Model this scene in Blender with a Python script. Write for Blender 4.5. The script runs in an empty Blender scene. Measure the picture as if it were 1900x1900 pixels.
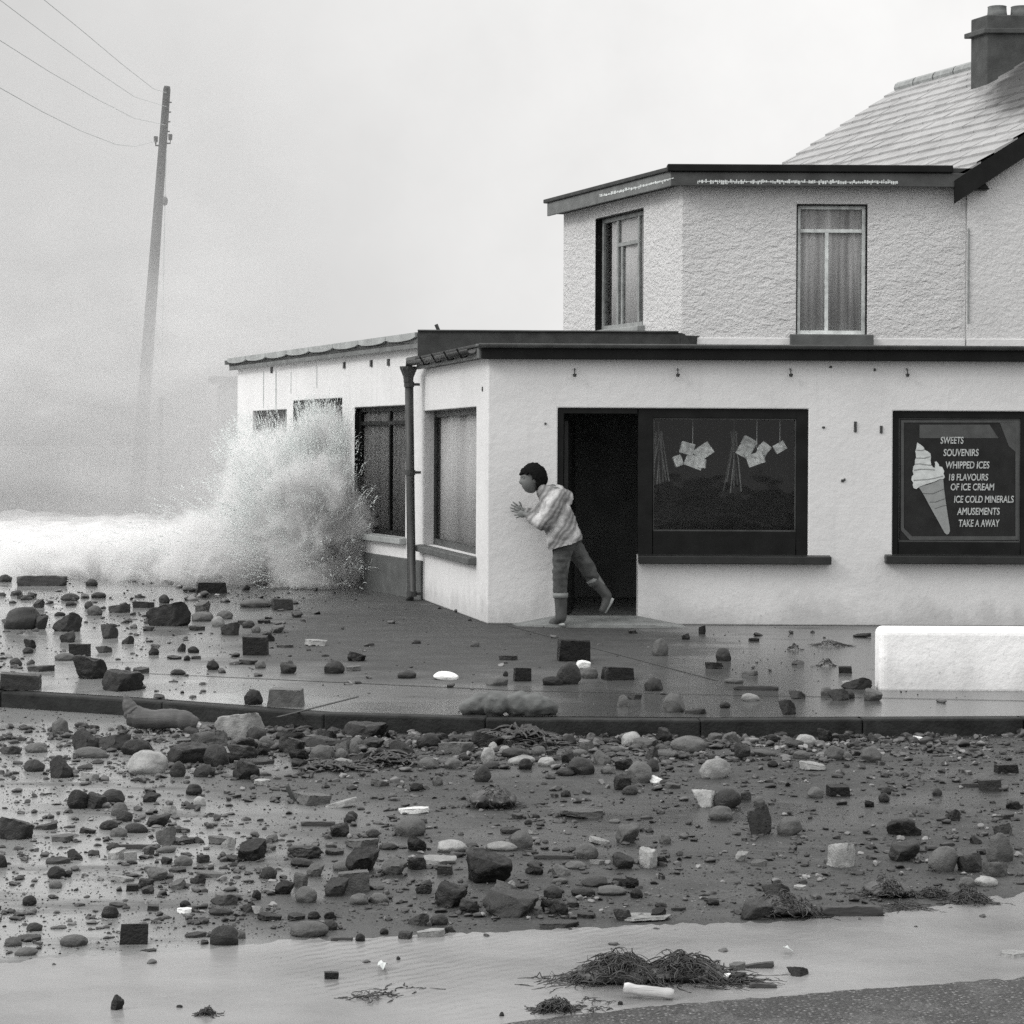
import bpy, bmesh, math, random
from mathutils import Vector, Matrix, noise as mnoise

random.seed(7)
R = math.radians
S = bpy.context.scene
COL = S.collection

# ------------------------------------------------------------------ camera
F = 4000.0          # focal length in photo pixels (photo is 1900 wide)
H = 1.72            # eye height above the pavement
ROLL = R(0.30)
CR, SR = math.cos(ROLL), math.sin(ROLL)
cam = bpy.data.cameras.new('camera')
cam.sensor_width = 36.0
cam.sensor_fit = 'HORIZONTAL'
cam.lens = 36.0 * F / 1900.0
cam.shift_y = -120.0 / 1900.0
cam.clip_start = 0.1
cam.clip_end = 6000.0
cam_o = bpy.data.objects.new('camera', cam)
COL.objects.link(cam_o)
cam_o.matrix_world = Matrix(((CR, -SR, 0, 0), (0, 0, -1, 0), (SR, CR, 0, H), (0, 0, 0, 1)))
S.camera = cam_o

# ------------------------------------------------------------------ world, sun, exposure
SUN_DIR = Vector((-0.85, -0.36, 0.62)).normalized()
sun_el = math.asin(SUN_DIR.z)
sun_rot = math.atan2(SUN_DIR.x, SUN_DIR.y)
wd = bpy.data.worlds.new('World')
S.world = wd
wd.use_nodes = True
nt = wd.node_tree
nt.nodes.clear()
n_out = nt.nodes.new('ShaderNodeOutputWorld')
n_bg = nt.nodes.new('ShaderNodeBackground')
n_sky = nt.nodes.new('ShaderNodeTexSky')
n_sky.sky_type = 'NISHITA'
n_sky.sun_disc = False
n_sky.sun_elevation = sun_el
n_sky.sun_rotation = sun_rot
n_sky.air_density = 1.5
n_sky.dust_density = 4.0
n_sky.ozone_density = 0.5
n_bw = nt.nodes.new('ShaderNodeRGBToBW')
nt.links.new(n_sky.outputs[0], n_bw.inputs[0])
# overcast: even the sky out, then broad cloud variation by direction
n_mix = nt.nodes.new('ShaderNodeMath'); n_mix.operation = 'MULTIPLY_ADD'
n_mix.inputs[1].default_value = 0.25; n_mix.inputs[2].default_value = 8.5
nt.links.new(n_bw.outputs[0], n_mix.inputs[0])
n_tc = nt.nodes.new('ShaderNodeTexCoord')
n_cl = nt.nodes.new('ShaderNodeTexNoise')
n_cl.inputs['Scale'].default_value = 6.0
n_cl.inputs['Detail'].default_value = 6.0
n_cl.inputs['Roughness'].default_value = 0.6
nt.links.new(n_tc.outputs['Generated'], n_cl.inputs['Vector'])
n_sep = nt.nodes.new('ShaderNodeSeparateXYZ')
nt.links.new(n_tc.outputs['Generated'], n_sep.inputs[0])
# grey rain cloud lies over the sea (towards -X), bright break over the land (+X)
n_mrx = nt.nodes.new('ShaderNodeMapRange'); n_mrx.interpolation_type = 'SMOOTHSTEP'
n_mrx.inputs['From Min'].default_value = 0.16; n_mrx.inputs['From Max'].default_value = 0.62
n_mrx.inputs['To Min'].default_value = 1.0; n_mrx.inputs['To Max'].default_value = 0.56
# distance of the view direction from the heart of the cloud bank, which lies out to sea
n_cb = nt.nodes.new('ShaderNodeVectorMath'); n_cb.operation = 'DISTANCE'
n_cb.inputs[1].default_value = (-0.42, 0.90, -0.10)
nt.links.new(n_tc.outputs['Generated'], n_cb.inputs[0])
n_inv = nt.nodes.new('ShaderNodeMath'); n_inv.operation = 'SUBTRACT'; n_inv.inputs[0].default_value = 0.78
nt.links.new(n_cb.outputs['Value'], n_inv.inputs[1])
nt.links.new(n_inv.outputs[0], n_mrx.inputs['Value'])
# overcast sky: brighter overhead than at the horizon
n_ov = nt.nodes.new('ShaderNodeMapRange')
n_ov.inputs['From Min'].default_value = 0.2; n_ov.inputs['From Max'].default_value = 1.0
n_ov.inputs['To Min'].default_value = 1.0; n_ov.inputs['To Max'].default_value = 2.0
nt.links.new(n_sep.outputs['Z'], n_ov.inputs['Value'])
n_m0 = nt.nodes.new('ShaderNodeMath'); n_m0.operation = 'MULTIPLY'
nt.links.new(n_mix.outputs[0], n_m0.inputs[0]); nt.links.new(n_ov.outputs[0], n_m0.inputs[1])
n_mrc = nt.nodes.new('ShaderNodeMapRange')
n_mrc.inputs['From Min'].default_value = 0.3; n_mrc.inputs['From Max'].default_value = 0.7
n_mrc.inputs['To Min'].default_value = 0.93; n_mrc.inputs['To Max'].default_value = 1.07
nt.links.new(n_cl.outputs['Fac'], n_mrc.inputs['Value'])
n_m1 = nt.nodes.new('ShaderNodeMath'); n_m1.operation = 'MULTIPLY'
n_m2 = nt.nodes.new('ShaderNodeMath'); n_m2.operation = 'MULTIPLY'
nt.links.new(n_mrx.outputs[0], n_m1.inputs[0]); nt.links.new(n_mrc.outputs[0], n_m1.inputs[1])
nt.links.new(n_m0.outputs[0], n_m2.inputs[0]); nt.links.new(n_m1.outputs[0], n_m2.inputs[1])
n_tint = nt.nodes.new('ShaderNodeMix'); n_tint.data_type = 'RGBA'; n_tint.blend_type = 'MULTIPLY'
n_tint.inputs['Factor'].default_value = 1.0
nt.links.new(n_m2.outputs[0], n_tint.inputs['A'])
n_tint.inputs['B'].default_value = (1.0, 0.995, 0.985, 1)
nt.links.new(n_tint.outputs['Result'], n_bg.inputs['Color'])
n_bg.inputs['Strength'].default_value = 0.10
nt.links.new(n_bg.outputs[0], n_out.inputs['Surface'])

sl = bpy.data.lights.new('sun', 'SUN')
sl.energy = 1.0
sl.angle = R(16)
sl.color = (1.0, 0.985, 0.96)
sun_o = bpy.data.objects.new('sun', sl)
COL.objects.link(sun_o)
sun_o.location = (-20, -10, 30)
sun_o.rotation_euler = SUN_DIR.to_track_quat('Z', 'Y').to_euler()

S.view_settings.view_transform = 'Standard'
S.view_settings.look = 'None'
S.view_settings.exposure = 0.0
S.view_settings.gamma = 1.0
S.cycles.use_denoising = False
S.cycles.max_bounces = 8
S.cycles.volume_bounces = 6
S.cycles.transparent_max_bounces = 16
S.cycles.volume_step_rate = 1.0
S.cycles.volume_max_steps = 256

# ------------------------------------------------------------------ pixel -> place helpers
def ray(x, y):
    u, v = (x - 950.0) / F, (830.0 - y) / F
    return u * CR - v * SR, u * SR + v * CR
def W(x, y, Y):
    u, v = ray(x, y)
    return Vector((u * Y, Y, H + v * Y))
def G(x, y, z=0.0):
    u, v = ray(x, y)
    Y = (z - H) / v
    return Vector((u * Y, Y, z))
def lerp_tab(tab, x):
    if x <= tab[0][0]: return tab[0][1]
    for (x0, y0), (x1, y1) in zip(tab, tab[1:]):
        if x <= x1: return y0 + (y1 - y0) * (x - x0) / (x1 - x0)
    return tab[-1][1]

# ------------------------------------------------------------------ materials
def g(v, t=0.0):
    return (v * (1 - t), v * (1 + t * 0.4), v, 1)
class NT:
    def __init__(s, name):
        s.m = bpy.data.materials.new(name); s.m.use_nodes = True
        s.t = s.m.node_tree; s.n = s.t.nodes; s.n.clear()
        s.out = s.n.new('ShaderNodeOutputMaterial')
        s.b = None
    def bsdf(s, **k):
        s.b = s.n.new('ShaderNodeBsdfPrincipled')
        s.t.links.new(s.b.outputs[0], s.out.inputs['Surface'])
        for a, v in k.items():
            s.b.inputs[a.replace('_', ' ')].default_value = v
        return s.b
    def L(s, a, b): s.t.links.new(a, b)
    def coord(s, kind='Object', scale=(1, 1, 1), rot=(0, 0, 0)):
        tc = s.n.new('ShaderNodeTexCoord'); mp = s.n.new('ShaderNodeMapping')
        mp.inputs['Scale'].default_value = scale; mp.inputs['Rotation'].default_value = rot
        s.L(tc.outputs[kind], mp.inputs[0]); return mp.outputs[0]
    def world(s, scale=(1, 1, 1)):
        ge = s.n.new('ShaderNodeNewGeometry'); mp = s.n.new('ShaderNodeMapping')
        mp.inputs['Scale'].default_value = scale
        s.L(ge.outputs['Position'], mp.inputs[0]); return mp.outputs[0]
    def noise(s, vec, scale, detail=4, rough=0.55, dist=0.0):
        t = s.n.new('ShaderNodeTexNoise')
        t.inputs['Scale'].default_value = scale; t.inputs['Detail'].default_value = detail
        t.inputs['Roughness'].default_value = rough; t.inputs['Distortion'].default_value = dist
        s.L(vec, t.inputs['Vector']); return t.outputs['Fac']
    def voro(s, vec, scale, feature='F1'):
        t = s.n.new('ShaderNodeTexVoronoi'); t.feature = feature
        t.inputs['Scale'].default_value = scale
        s.L(vec, t.inputs['Vector']); return t.outputs['Distance']
    def mr(s, val, a, b, c, d, smooth=False):
        t = s.n.new('ShaderNodeMapRange')
        if smooth: t.interpolation_type = 'SMOOTHSTEP'
        for i, v in zip(('From Min', 'From Max', 'To Min', 'To Max'), (a, b, c, d)): t.inputs[i].default_value = v
        s.L(val, t.inputs['Value']); return t.outputs[0]
    def math(s, op, a, b=None, c=None):
        t = s.n.new('ShaderNodeMath'); t.operation = op
        for i, v in enumerate((a, b, c)):
            if v is None: continue
            if isinstance(v, (int, float)): t.inputs[i].default_value = v
            else: s.L(v, t.inputs[i])
        return t.outputs[0]
    def vmath(s, op, a, b=None):
        t = s.n.new('ShaderNodeVectorMath'); t.operation = op
        for i, v in enumerate((a, b)):
            if v is None: continue
            if isinstance(v, (tuple, list)): t.inputs[i].default_value = v
            else: s.L(v, t.inputs[i])
        return t.outputs['Value'] if op in ('LENGTH', 'DOT_PRODUCT') else t.outputs[0]
    def ramp(s, val, stops):
        t = s.n.new('ShaderNodeValToRGB')
        e = t.color_ramp.elements
        while len(e) < len(stops): e.new(0.5)
        for el, (p, v) in zip(e, stops):
            el.position = p; el.color = v if isinstance(v, tuple) else g(v)
        s.L(val, t.inputs[0]); return t.outputs[0]
    def mix(s, fac, a, b, mode='MIX'):
        t = s.n.new('ShaderNodeMix'); t.data_type = 'RGBA'; t.blend_type = mode
        for i, v in (('Factor', fac), ('A', a), ('B', b)):
            if isinstance(v, (int, float)): t.inputs[i].default_value = v
            elif isinstance(v, tuple): t.inputs[i].default_value = v
            else: s.L(v, t.inputs[i])
        return t.outputs['Result']
    def bump(s, h, strength=0.5, dist=0.01, prev=None):
        t = s.n.new('ShaderNodeBump')
        t.inputs['Strength'].default_value = strength; t.inputs['Distance'].default_value = dist
        s.L(h, t.inputs['Height'])
        if prev is not None: s.L(prev, t.inputs['Normal'])
        return t.outputs[0]

def simple(name, v, rough=0.6, var=0.25, scale=6.0, bump=0.0, bscale=60, tint=0.03, spec=0.5, metal=0.0):
    k = NT(name); b = k.bsdf(Roughness=rough, Metallic=metal)
    b.inputs['Specular IOR Level'].default_value = spec
    c = k.world()
    n = k.noise(c, scale, 5)
    k.L(k.ramp(n, [(0.3, g(v * (1 - var), tint)), (0.7, g(v * (1 + var), tint))]), b.inputs['Base Color'])
    if bump:
        k.L(k.bump(k.noise(c, bscale, 3), bump, 0.01), b.inputs['Normal'])
    return k.m

def m_plaster(name, v, rough_bump=0.15, rscale=14, coarse=False, streaks=True, tide=False):
    k = NT(name); b = k.bsdf(Roughness=0.85)
    c = k.world()
    col = k.ramp(k.noise(c, 1.3, 6, 0.6), [(0.25, g(v * 0.90)), (0.55, g(v)), (0.8, g(v * 1.04))])
    if streaks:
        st = k.noise(k.world((9, 9, 0.5)), 1.0, 5, 0.6)
        col = k.mix(k.mr(st, 0.55, 0.75, 0.0, 0.30), col, g(v * 0.72))
        gr = k.noise(c, 7, 6, 0.7)
        col = k.mix(k.mr(gr, 0.62, 0.75, 0.0, 0.25), col, g(v * 0.55))
    if tide:      # mud splashes and a damp line left by the flood
        sz = k.n.new('ShaderNodeSeparateXYZ'); k.L(c, sz.inputs[0])
        ed = k.math('ADD', sz.outputs['Z'], k.mr(k.noise(k.world((2.2, 2.2, 0.8)), 1.0, 6, 0.7), 0.2, 0.8, 0.26, -0.26))
        col = k.mix(k.mr(ed, 0.0, 0.30, 0.55, 0.0, True), col, g(v * 0.52))
        sp2 = k.noise(c, 26, 4, 0.7)
        col = k.mix(k.math('MULTIPLY', k.mr(sp2, 0.60, 0.70, 0.0, 0.6), k.mr(sz.outputs['Z'], 0.1, 1.0, 1.0, 0.0)), col, g(v * 0.4))
    k.L(col, b.inputs['Base Color'])
    if coarse:
        n1 = k.noise(k.world((1, 1, 1.7)), 9, 4, 0.6, 0.35)
        n2 = k.noise(c, 30, 4, 0.65)
        h = k.math('MULTIPLY_ADD', n2, 0.6, n1)
        k.L(k.bump(h, 0.9, 0.05), b.inputs['Normal'])
    else:
        n1 = k.noise(c, rscale, 5, 0.65)
        k.L(k.bump(n1, rough_bump, 0.03), b.inputs['Normal'])
    return k.m

M = {}
M['wall'] = m_plaster('whitewashed_render', 0.66, 0.35, 9, tide=True)
M['wall_side'] = m_plaster('whitewashed_side', 0.68, 0.35, 9, tide=True)
M['rough'] = m_plaster('roughcast', 0.66, coarse=True, streaks=False)
M['gable'] = m_plaster('gable_roughcast', 0.64, 0.9, 16, streaks=True)
M['plinth'] = simple('plinth_paint', 0.085, 0.7, 0.25, 5, 0.3, 40)
M['black'] = simple('black_paint', 0.009, 0.5, 0.4, 5, 0.1, 50, spec=0.15)
M['blackish'] = simple('dark_gloss_paint', 0.022, 0.4, 0.3, 4, 0.1, 40, spec=0.3)
M['fascia'] = simple('fascia_paint', 0.05, 0.5, 0.4, 5, 0.2, 30)
M['fascia_grey'] = simple('fascia_grey', 0.13, 0.6, 0.3, 5, 0.2, 30)
M['felt'] = simple('roof_felt', 0.035, 0.8, 0.4, 8, 0.3, 60)
M['lead'] = simple('lead_flashing', 0.30, 0.5, 0.25, 4, 0.2, 20)
M['timber_white'] = simple('white_timber', 0.62, 0.5, 0.3, 12)
M['timber_grey'] = simple('grey_timber', 0.26, 0.5, 0.25, 12)
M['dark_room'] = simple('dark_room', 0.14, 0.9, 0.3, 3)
M['paint_flake'] = simple('paint_flake', 0.62, 0.7, 0.2, 20)
M['chimney'] = simple('chimney_render', 0.06, 0.85, 0.35, 5, 0.5, 40)
M['pot'] = simple('chimney_pot_clay', 0.16, 0.8, 0.3, 9, 0.3, 40)
M['iron'] = simple('iron_pipe', 0.035, 0.5, 0.3, 10, 0.2, 40)
M['pole'] = simple('pole_timber', 0.05, 0.8, 0.3, 8, 0.4, 30)
M['wire'] = simple('wire', 0.42, 0.6, 0.1, 3)
M['letter'] = simple('sign_lettering', 0.44, 0.7, 0.35, 40)
M['cone'] = simple('sign_cone', 0.26, 0.7, 0.12, 20)
M['cream'] = simple('sign_cream', 0.54, 0.7, 0.18, 14)
M['cream_line'] = simple('sign_cream_line', 0.22, 0.7, 0.1, 20)
M['sign_black'] = simple('sign_black', 0.011, 0.55, 0.5, 9, spec=0.3)
M['sign_border'] = simple('sign_border', 0.06, 0.6, 0.25, 12)
M['paper'] = simple('paper', 0.75, 0.7, 0.45, 26)
M['cane'] = simple('cane', 0.16, 0.7, 0.3, 9)
M['cement'] = simple('cement', 0.19, 0.55, 0.3, 6, 0.4, 40)
M['white_wall'] = m_plaster('white_painted_wall', 0.94, 0.35, 14, streaks=True, tide=True)

def m_glass(name, tint=0.9, refl=0.9):
    k = NT(name)
    tr = k.n.new('ShaderNodeBsdfTransparent'); tr.inputs[0].default_value = g(tint)
    gl = k.n.new('ShaderNodeBsdfGlossy'); gl.inputs['Roughness'].default_value = 0.03
    gl.inputs[0].default_value = g(refl)
    fr = k.n.new('ShaderNodeFresnel'); fr.inputs[0].default_value = 1.45
    mx = k.n.new('ShaderNodeMixShader')
    ge = k.n.new('ShaderNodeNewGeometry')
    k.L(k.math('MULTIPLY', fr.outputs[0], k.math('SUBTRACT', 1.0, ge.outputs['Backfacing'])), mx.inputs[0]); k.L(tr.outputs[0], mx.inputs[1]); k.L(gl.outputs[0], mx.inputs[2])
    nb = k.bump(k.noise(k.world(), 2.5, 2), 0.05, 0.05)
    k.L(nb, gl.inputs['Normal']); k.L(nb, fr.inputs['Normal'])
    k.L(mx.outputs[0], k.out.inputs['Surface'])
    return k.m
M['glass'] = m_glass('window_glass', 0.85, 0.8)
M['glass_dull'] = m_glass('salt_dulled_glass', 0.9, 0.3)

def m_curtain(name, lo, hi, sc):
    k = NT(name); b = k.bsdf(Roughness=0.9)
    n = k.noise(k.world((sc, sc, 0.4)), 1.0, 3)
    k.L(k.ramp(n, [(0.3, lo), (0.7, hi)]), b.inputs['Base Color'])
    return k.m
M['curtain'] = m_curtain('curtain_cloth', 0.26, 0.75, 9)
M['net'] = m_curtain('net_curtain', 0.62, 0.82, 4)
M['curtain_dim'] = m_curtain('dim_curtain', 0.06, 0.16, 8)

def m_rock():
    k = NT('wet_rock'); b = k.bsdf(Roughness=0.38)
    b.inputs['Specular IOR Level'].default_value = 0.28
    oi = k.n.new('ShaderNodeObjectInfo')
    c = k.world()
    n = k.noise(c, 22, 6, 0.65)
    n2 = k.noise(c, 120, 3, 0.6)
    s = k.math('MULTIPLY_ADD', n2, 0.5, k.math('MULTIPLY_ADD', n, 1.5, -0.02))
    k.L(k.mix(1.0, oi.outputs['Color'], s, 'MULTIPLY'), b.inputs['Base Color'])
    k.L(k.mr(n, 0.35, 0.7, 0.25, 0.62), b.inputs['Roughness'])
    k.L(k.bump(k.math('MULTIPLY_ADD', n2, 0.3, n), 0.7, 0.016), b.inputs['Normal'])
    return k.m
M['rock'] = m_rock()

def m_ground(name, dry, wet, mud, puddle_scale, puddle_lo, puddle_hi, agg=0.5, aggscale=90, rough_dry=0.62, rough_wet=0.1, stretch=(0.55, 1, 1), matte=None, silt_sheen=None):
    k = NT(name); b = k.bsdf(Roughness=0.4)
    c = k.world(); cs = k.world(stretch)
    big = k.noise(cs, puddle_scale, 6, 0.6, 0.4)
    mask = k.mr(big, puddle_lo, puddle_hi, 0.0, 1.0, True)       # 1 = standing water film
    if matte is not None:                                         # drained, raised patch
        px, py, rx, ry, soft = matte
        v = k.vmath('SUBTRACT', c, (px, py, 0.0)); v = k.vmath('MULTIPLY', v, (1 / rx, 1 / ry, 0.0))
        d = k.math('ADD', k.vmath('LENGTH', v), k.mr(k.noise(cs, 1.6, 5), 0.2, 0.8, -0.3, 0.3))
        mask = k.math('MULTIPLY', mask, k.mr(d, 1.0 - soft, 1.0 + soft, 0.0, 1.0, True))
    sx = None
    if silt_sheen is not None:          # silty film towards the sea, drained landward; sky sheen painted into its pale colour
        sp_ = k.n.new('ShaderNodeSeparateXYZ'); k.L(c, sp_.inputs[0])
        sx = k.mr(k.math('ADD', k.math('ADD', sp_.outputs['X'], k.math('MULTIPLY', k.math('SUBTRACT', sp_.outputs['Y'], silt_sheen[4]), silt_sheen[2])), k.mr(k.noise(cs, 0.8, 5, 0.6), 0.2, 0.8, -0.8, 0.8)), silt_sheen[0], silt_sheen[1], 1.0, 0.0, True)
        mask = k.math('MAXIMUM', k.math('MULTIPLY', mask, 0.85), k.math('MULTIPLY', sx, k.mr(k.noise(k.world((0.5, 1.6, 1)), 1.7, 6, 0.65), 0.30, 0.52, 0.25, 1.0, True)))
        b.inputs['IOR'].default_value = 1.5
    fine = k.noise(c, aggscale, 4, 0.7)
    med = k.noise(c, 9, 6, 0.65)
    med2 = k.noise(cs, 3.2, 7, 0.7)
    col = k.ramp(k.math('MULTIPLY_ADD', med2, 0.6, k.math('MULTIPLY', med, 0.4)), [(0.36, g(dry * 0.5, 0.02)), (0.5, g(dry, 0.02)), (0.64, g(mud, 0.01))])
    col = k.mix(k.mr(fine, 0.42, 0.62, 0.0, 0.8), col, g(dry * 0.35, 0.02))
    col = k.mix(k.mr(k.noise(c, aggscale * 1.7, 2, 0.5), 0.60, 0.72, 0.0, 0.7), col, g(dry * 2.6, 0.02))
    col = k.mix(mask, col, g(wet, 0.01))
    if sx is not None: col = k.mix(k.math('MULTIPLY', sx, mask), col, g(silt_sheen[3], 0.01))
    k.L(col, b.inputs['Base Color'])
    k.L(k.mr(mask, 0, 1, rough_dry, rough_wet), b.inputs['Roughness'])
    bs = k.n.new('ShaderNodeBump'); bs.inputs['Distance'].default_value = 0.012
    k.L(k.mr(mask, 0, 1, agg, 0.05), bs.inputs['Strength'])
    k.L(k.math('MULTIPLY_ADD', med, 1.6, fine), bs.inputs['Height'])
    k.L(bs.outputs[0], b.inputs['Normal'])
    return k.m
M['road'] = m_ground('wet_road', 0.042, 0.034, 0.085, 0.75, 0.50, 0.64, 0.9, 60, 0.60, 0.16, silt_sheen=(-1.75, 0.15, 0.18, 0.24, 8.5))
M['pave'] = m_ground('wet_concrete', 0.040, 0.085, 0.07, 0.45, 0.30, 0.44, 0.5, 60, 0.7, 0.06, matte=(-0.6, 20.0, 2.0, 4.6, 0.35), silt_sheen=(-2.9, -1.2, 0.3, 0.26, 16.4))
def m_tarmac():
    k = NT('coarse_tarmac'); b = k.bsdf(Roughness=0.45)
    c = k.world()
    v = k.n.new('ShaderNodeTexVoronoi'); v.inputs['Scale'].default_value = 75.0; k.L(c, v.inputs['Vector'])
    s_ = k.n.new('ShaderNodeSeparateColor'); k.L(v.outputs['Color'], s_.inputs[0])
    chip = k.ramp(s_.outputs[0], [(0.0, 0.02), (0.5, 0.06), (0.8, 0.13), (1.0, 0.30)])
    col = k.mix(k.mr(v.outputs['Distance'], 0.25, 0.6, 0.0, 1.0), chip, g(0.025))
    col = k.mix(k.mr(k.noise(c, 3.0, 6, 0.7), 0.5, 0.66, 0.0, 0.6), col, g(0.16))
    k.L(col, b.inputs['Base Color'])
    h = k.math('MULTIPLY_ADD', v.outputs['Distance'], -1.0, k.noise(c, 30, 4, 0.7))
    k.L(k.bump(h, 1.0, 0.02), b.inputs['Normal'])
    return k.m
M['tarmac'] = m_tarmac()
M['ground'] = m_ground('wet_ground', 0.09, 0.08, 0.15, 0.3, 0.4, 0.6, 0.4, 30)
M['kerb'] = simple('kerb_concrete', 0.020, 0.65, 0.5, 7, 0.6, 50, spec=0.2)

def m_water():
    k = NT('muddy_water'); b = k.bsdf(Roughness=0.2)
    b.inputs['IOR'].default_value = 1.33
    c = k.world()
    n = k.noise(k.world((1, 1.4, 1)), 1.1, 5, 0.6)
    k.L(k.ramp(n, [(0.3, 0.14), (0.5, 0.22), (0.7, 0.28)]), b.inputs['Base Color'])
    w = k.n.new('ShaderNodeTexWave'); w.inputs['Scale'].default_value = 8.0
    w.inputs['Distortion'].default_value = 5.0; w.inputs['Detail'].default_value = 3; w.inputs['Detail Scale'].default_value = 1.4
    mp = k.n.new('ShaderNodeMapping'); mp.inputs['Rotation'].default_value = (0, 0, R(62)); mp.inputs['Scale'].default_value = (1, 0.6, 1)
    k.L(c, mp.inputs[0]); k.L(mp.outputs[0], w.inputs['Vector'])
    amp = k.mr(k.noise(k.world((0.9, 0.9, 1)), 1.0, 3), 0.45, 0.66, 0.0, 1.0, True)
    h = k.math('MULTIPLY', w.outputs['Fac'], amp)
    h = k.math('MULTIPLY_ADD', k.noise(k.world((1, 1.6, 1)), 30, 5, 0.7), 0.9, h)
    h = k.math('MULTIPLY_ADD', k.noise(c, 5, 4, 0.6), 0.8, h)
    k.L(k.bump(h, 0.14, 0.010), b.inputs['Normal'])
    return k.m
M['water'] = m_water()

def m_foam():
    k = NT('sea_foam'); b = k.bsdf(Roughness=0.85)
    c = k.world()
    n = k.noise(c, 2.5, 8, 0.7)
    k.L(k.ramp(n, [(0.25, 0.5), (0.5, 0.74), (0.8, 0.80)]), b.inputs['Base Color'])
    b.inputs['Subsurface Weight'].default_value = 0.0
    k.L(k.bump(k.noise(c, 6, 8, 0.7), 0.6, 0.12), b.inputs['Normal'])
    return k.m
M['foam'] = m_foam()
def m_sea():
    k = NT('grey_sea'); b = k.bsdf(Roughness=0.35)
    n = k.noise(k.world((0.3, 1, 1)), 0.35, 8, 0.7)
    k.L(k.ramp(n, [(0.35, 0.40), (0.6, 0.62)]), b.inputs['Base Color'])
    return k.m
M['sea'] = m_sea()
M['drop'] = simple('spray_water', 0.82, 0.5, 0.1, 5)
def m_weed():
    k = NT('wet_seaweed'); b = k.bsdf(Roughness=0.35)
    n = k.noise(k.world(), 25, 4)
    k.L(k.ramp(n, [(0.3, 0.007), (0.55, 0.025), (0.8, 0.09)]), b.inputs['Base Color'])
    return k.m
M['weed'] = m_weed()
def m_wood(name, v):
    k = NT(name); b = k.bsdf(Roughness=0.55)
    n = k.noise(k.coord('Object', (1.5, 14, 14)), 3.0, 6, 0.65)
    k.L(k.ramp(n, [(0.3, g(v * 0.5)), (0.6, g(v)), (0.8, g(v * 1.5))]), b.inputs['Base Color'])
    k.L(k.bump(n, 0.5, 0.01), b.inputs['Normal'])
    return k.m
M['wood'] = m_wood('driftwood', 0.045)
M['wood_mid'] = m_wood('pale_driftwood', 0.075)
M['bark_white'] = m_wood('bleached_stick', 0.55)
M['sack'] = simple('sodden_sacking', 0.10, 0.75, 0.35, 9, 0.7, 30)
def m_slate():
    k = NT('wet_slate'); b = k.bsdf(Roughness=0.38)
    c = k.world()
    n = k.noise(c, 1.6, 5, 0.6); n2 = k.noise(k.world((4, 4, 4)), 2.0, 3)
    col = k.ramp(n, [(0.3, 0.23), (0.7, 0.36)])
    col = k.mix(k.mr(n2, 0.5, 0.7, 0, 0.35), col, g(0.14))
    # darker patch on the slope in front of the chimney stack
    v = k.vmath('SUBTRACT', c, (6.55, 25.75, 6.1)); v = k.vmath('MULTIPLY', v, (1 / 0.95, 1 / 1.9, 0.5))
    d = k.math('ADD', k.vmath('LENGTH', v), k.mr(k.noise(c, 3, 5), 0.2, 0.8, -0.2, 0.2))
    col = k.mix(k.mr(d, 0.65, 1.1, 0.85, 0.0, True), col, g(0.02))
    k.L(col, b.inputs['Base Color'])
    k.L(k.bump(n2, 0.3, 0.01), b.inputs['Normal'])
    return k.m
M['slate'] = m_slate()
# person
M['skin'] = simple('skin', 0.13, 0.55, 0.12, 20)
M['hair'] = simple('dark_hair', 0.007, 0.9, 0.4, 60, 0.9, 90, spec=0.1)
M['denim'] = simple('denim', 0.065, 0.85, 0.35, 14, 0.5, 60)
M['boot'] = simple('rubber_boot', 0.06, 0.5, 0.3, 12)
M['bootband'] = simple('boot_lining', 0.20, 0.8, 0.15, 20)
M['sole'] = simple('pale_sole', 0.36, 0.7, 0.2, 20)
def m_jumper():
    k = NT('striped_jumper'); b = k.bsdf(Roughness=0.95)
    c = k.coord('Object')
    nz = k.noise(c, 5.0, 3)
    sp = k.n.new('ShaderNodeSeparateXYZ'); k.L(c, sp.inputs[0])
    # rings round the body axis, which leans forward
    h = k.math('ADD', k.math('MULTIPLY', sp.outputs['X'], 0.84), k.math('MULTIPLY', sp.outputs['Z'], -0.54))
    h = k.math('ADD', h, k.mr(nz, 0.2, 0.8, -0.03, 0.03))
    fr = k.math('FRACT', k.math('MULTIPLY', h, 5.2))
    col = k.ramp(fr, [(0.0, 0.55), (0.14, 0.50), (0.30, 0.15), (0.40, 0.30), (0.52, 0.11), (0.64, 0.34), (0.76, 0.16), (0.90, 0.50)])
    col = k.mix(k.mr(k.noise(c, 7, 5, 0.7), 0.45, 0.68, 0.0, 0.6), col, g(0.13))
    k.L(col, b.inputs['Base Color'])
    k.L(k.bump(k.noise(c, 9, 4), 0.7, 0.04), b.inputs['Normal'])
    return k.m
M['jumper'] = m_jumper()

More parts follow.
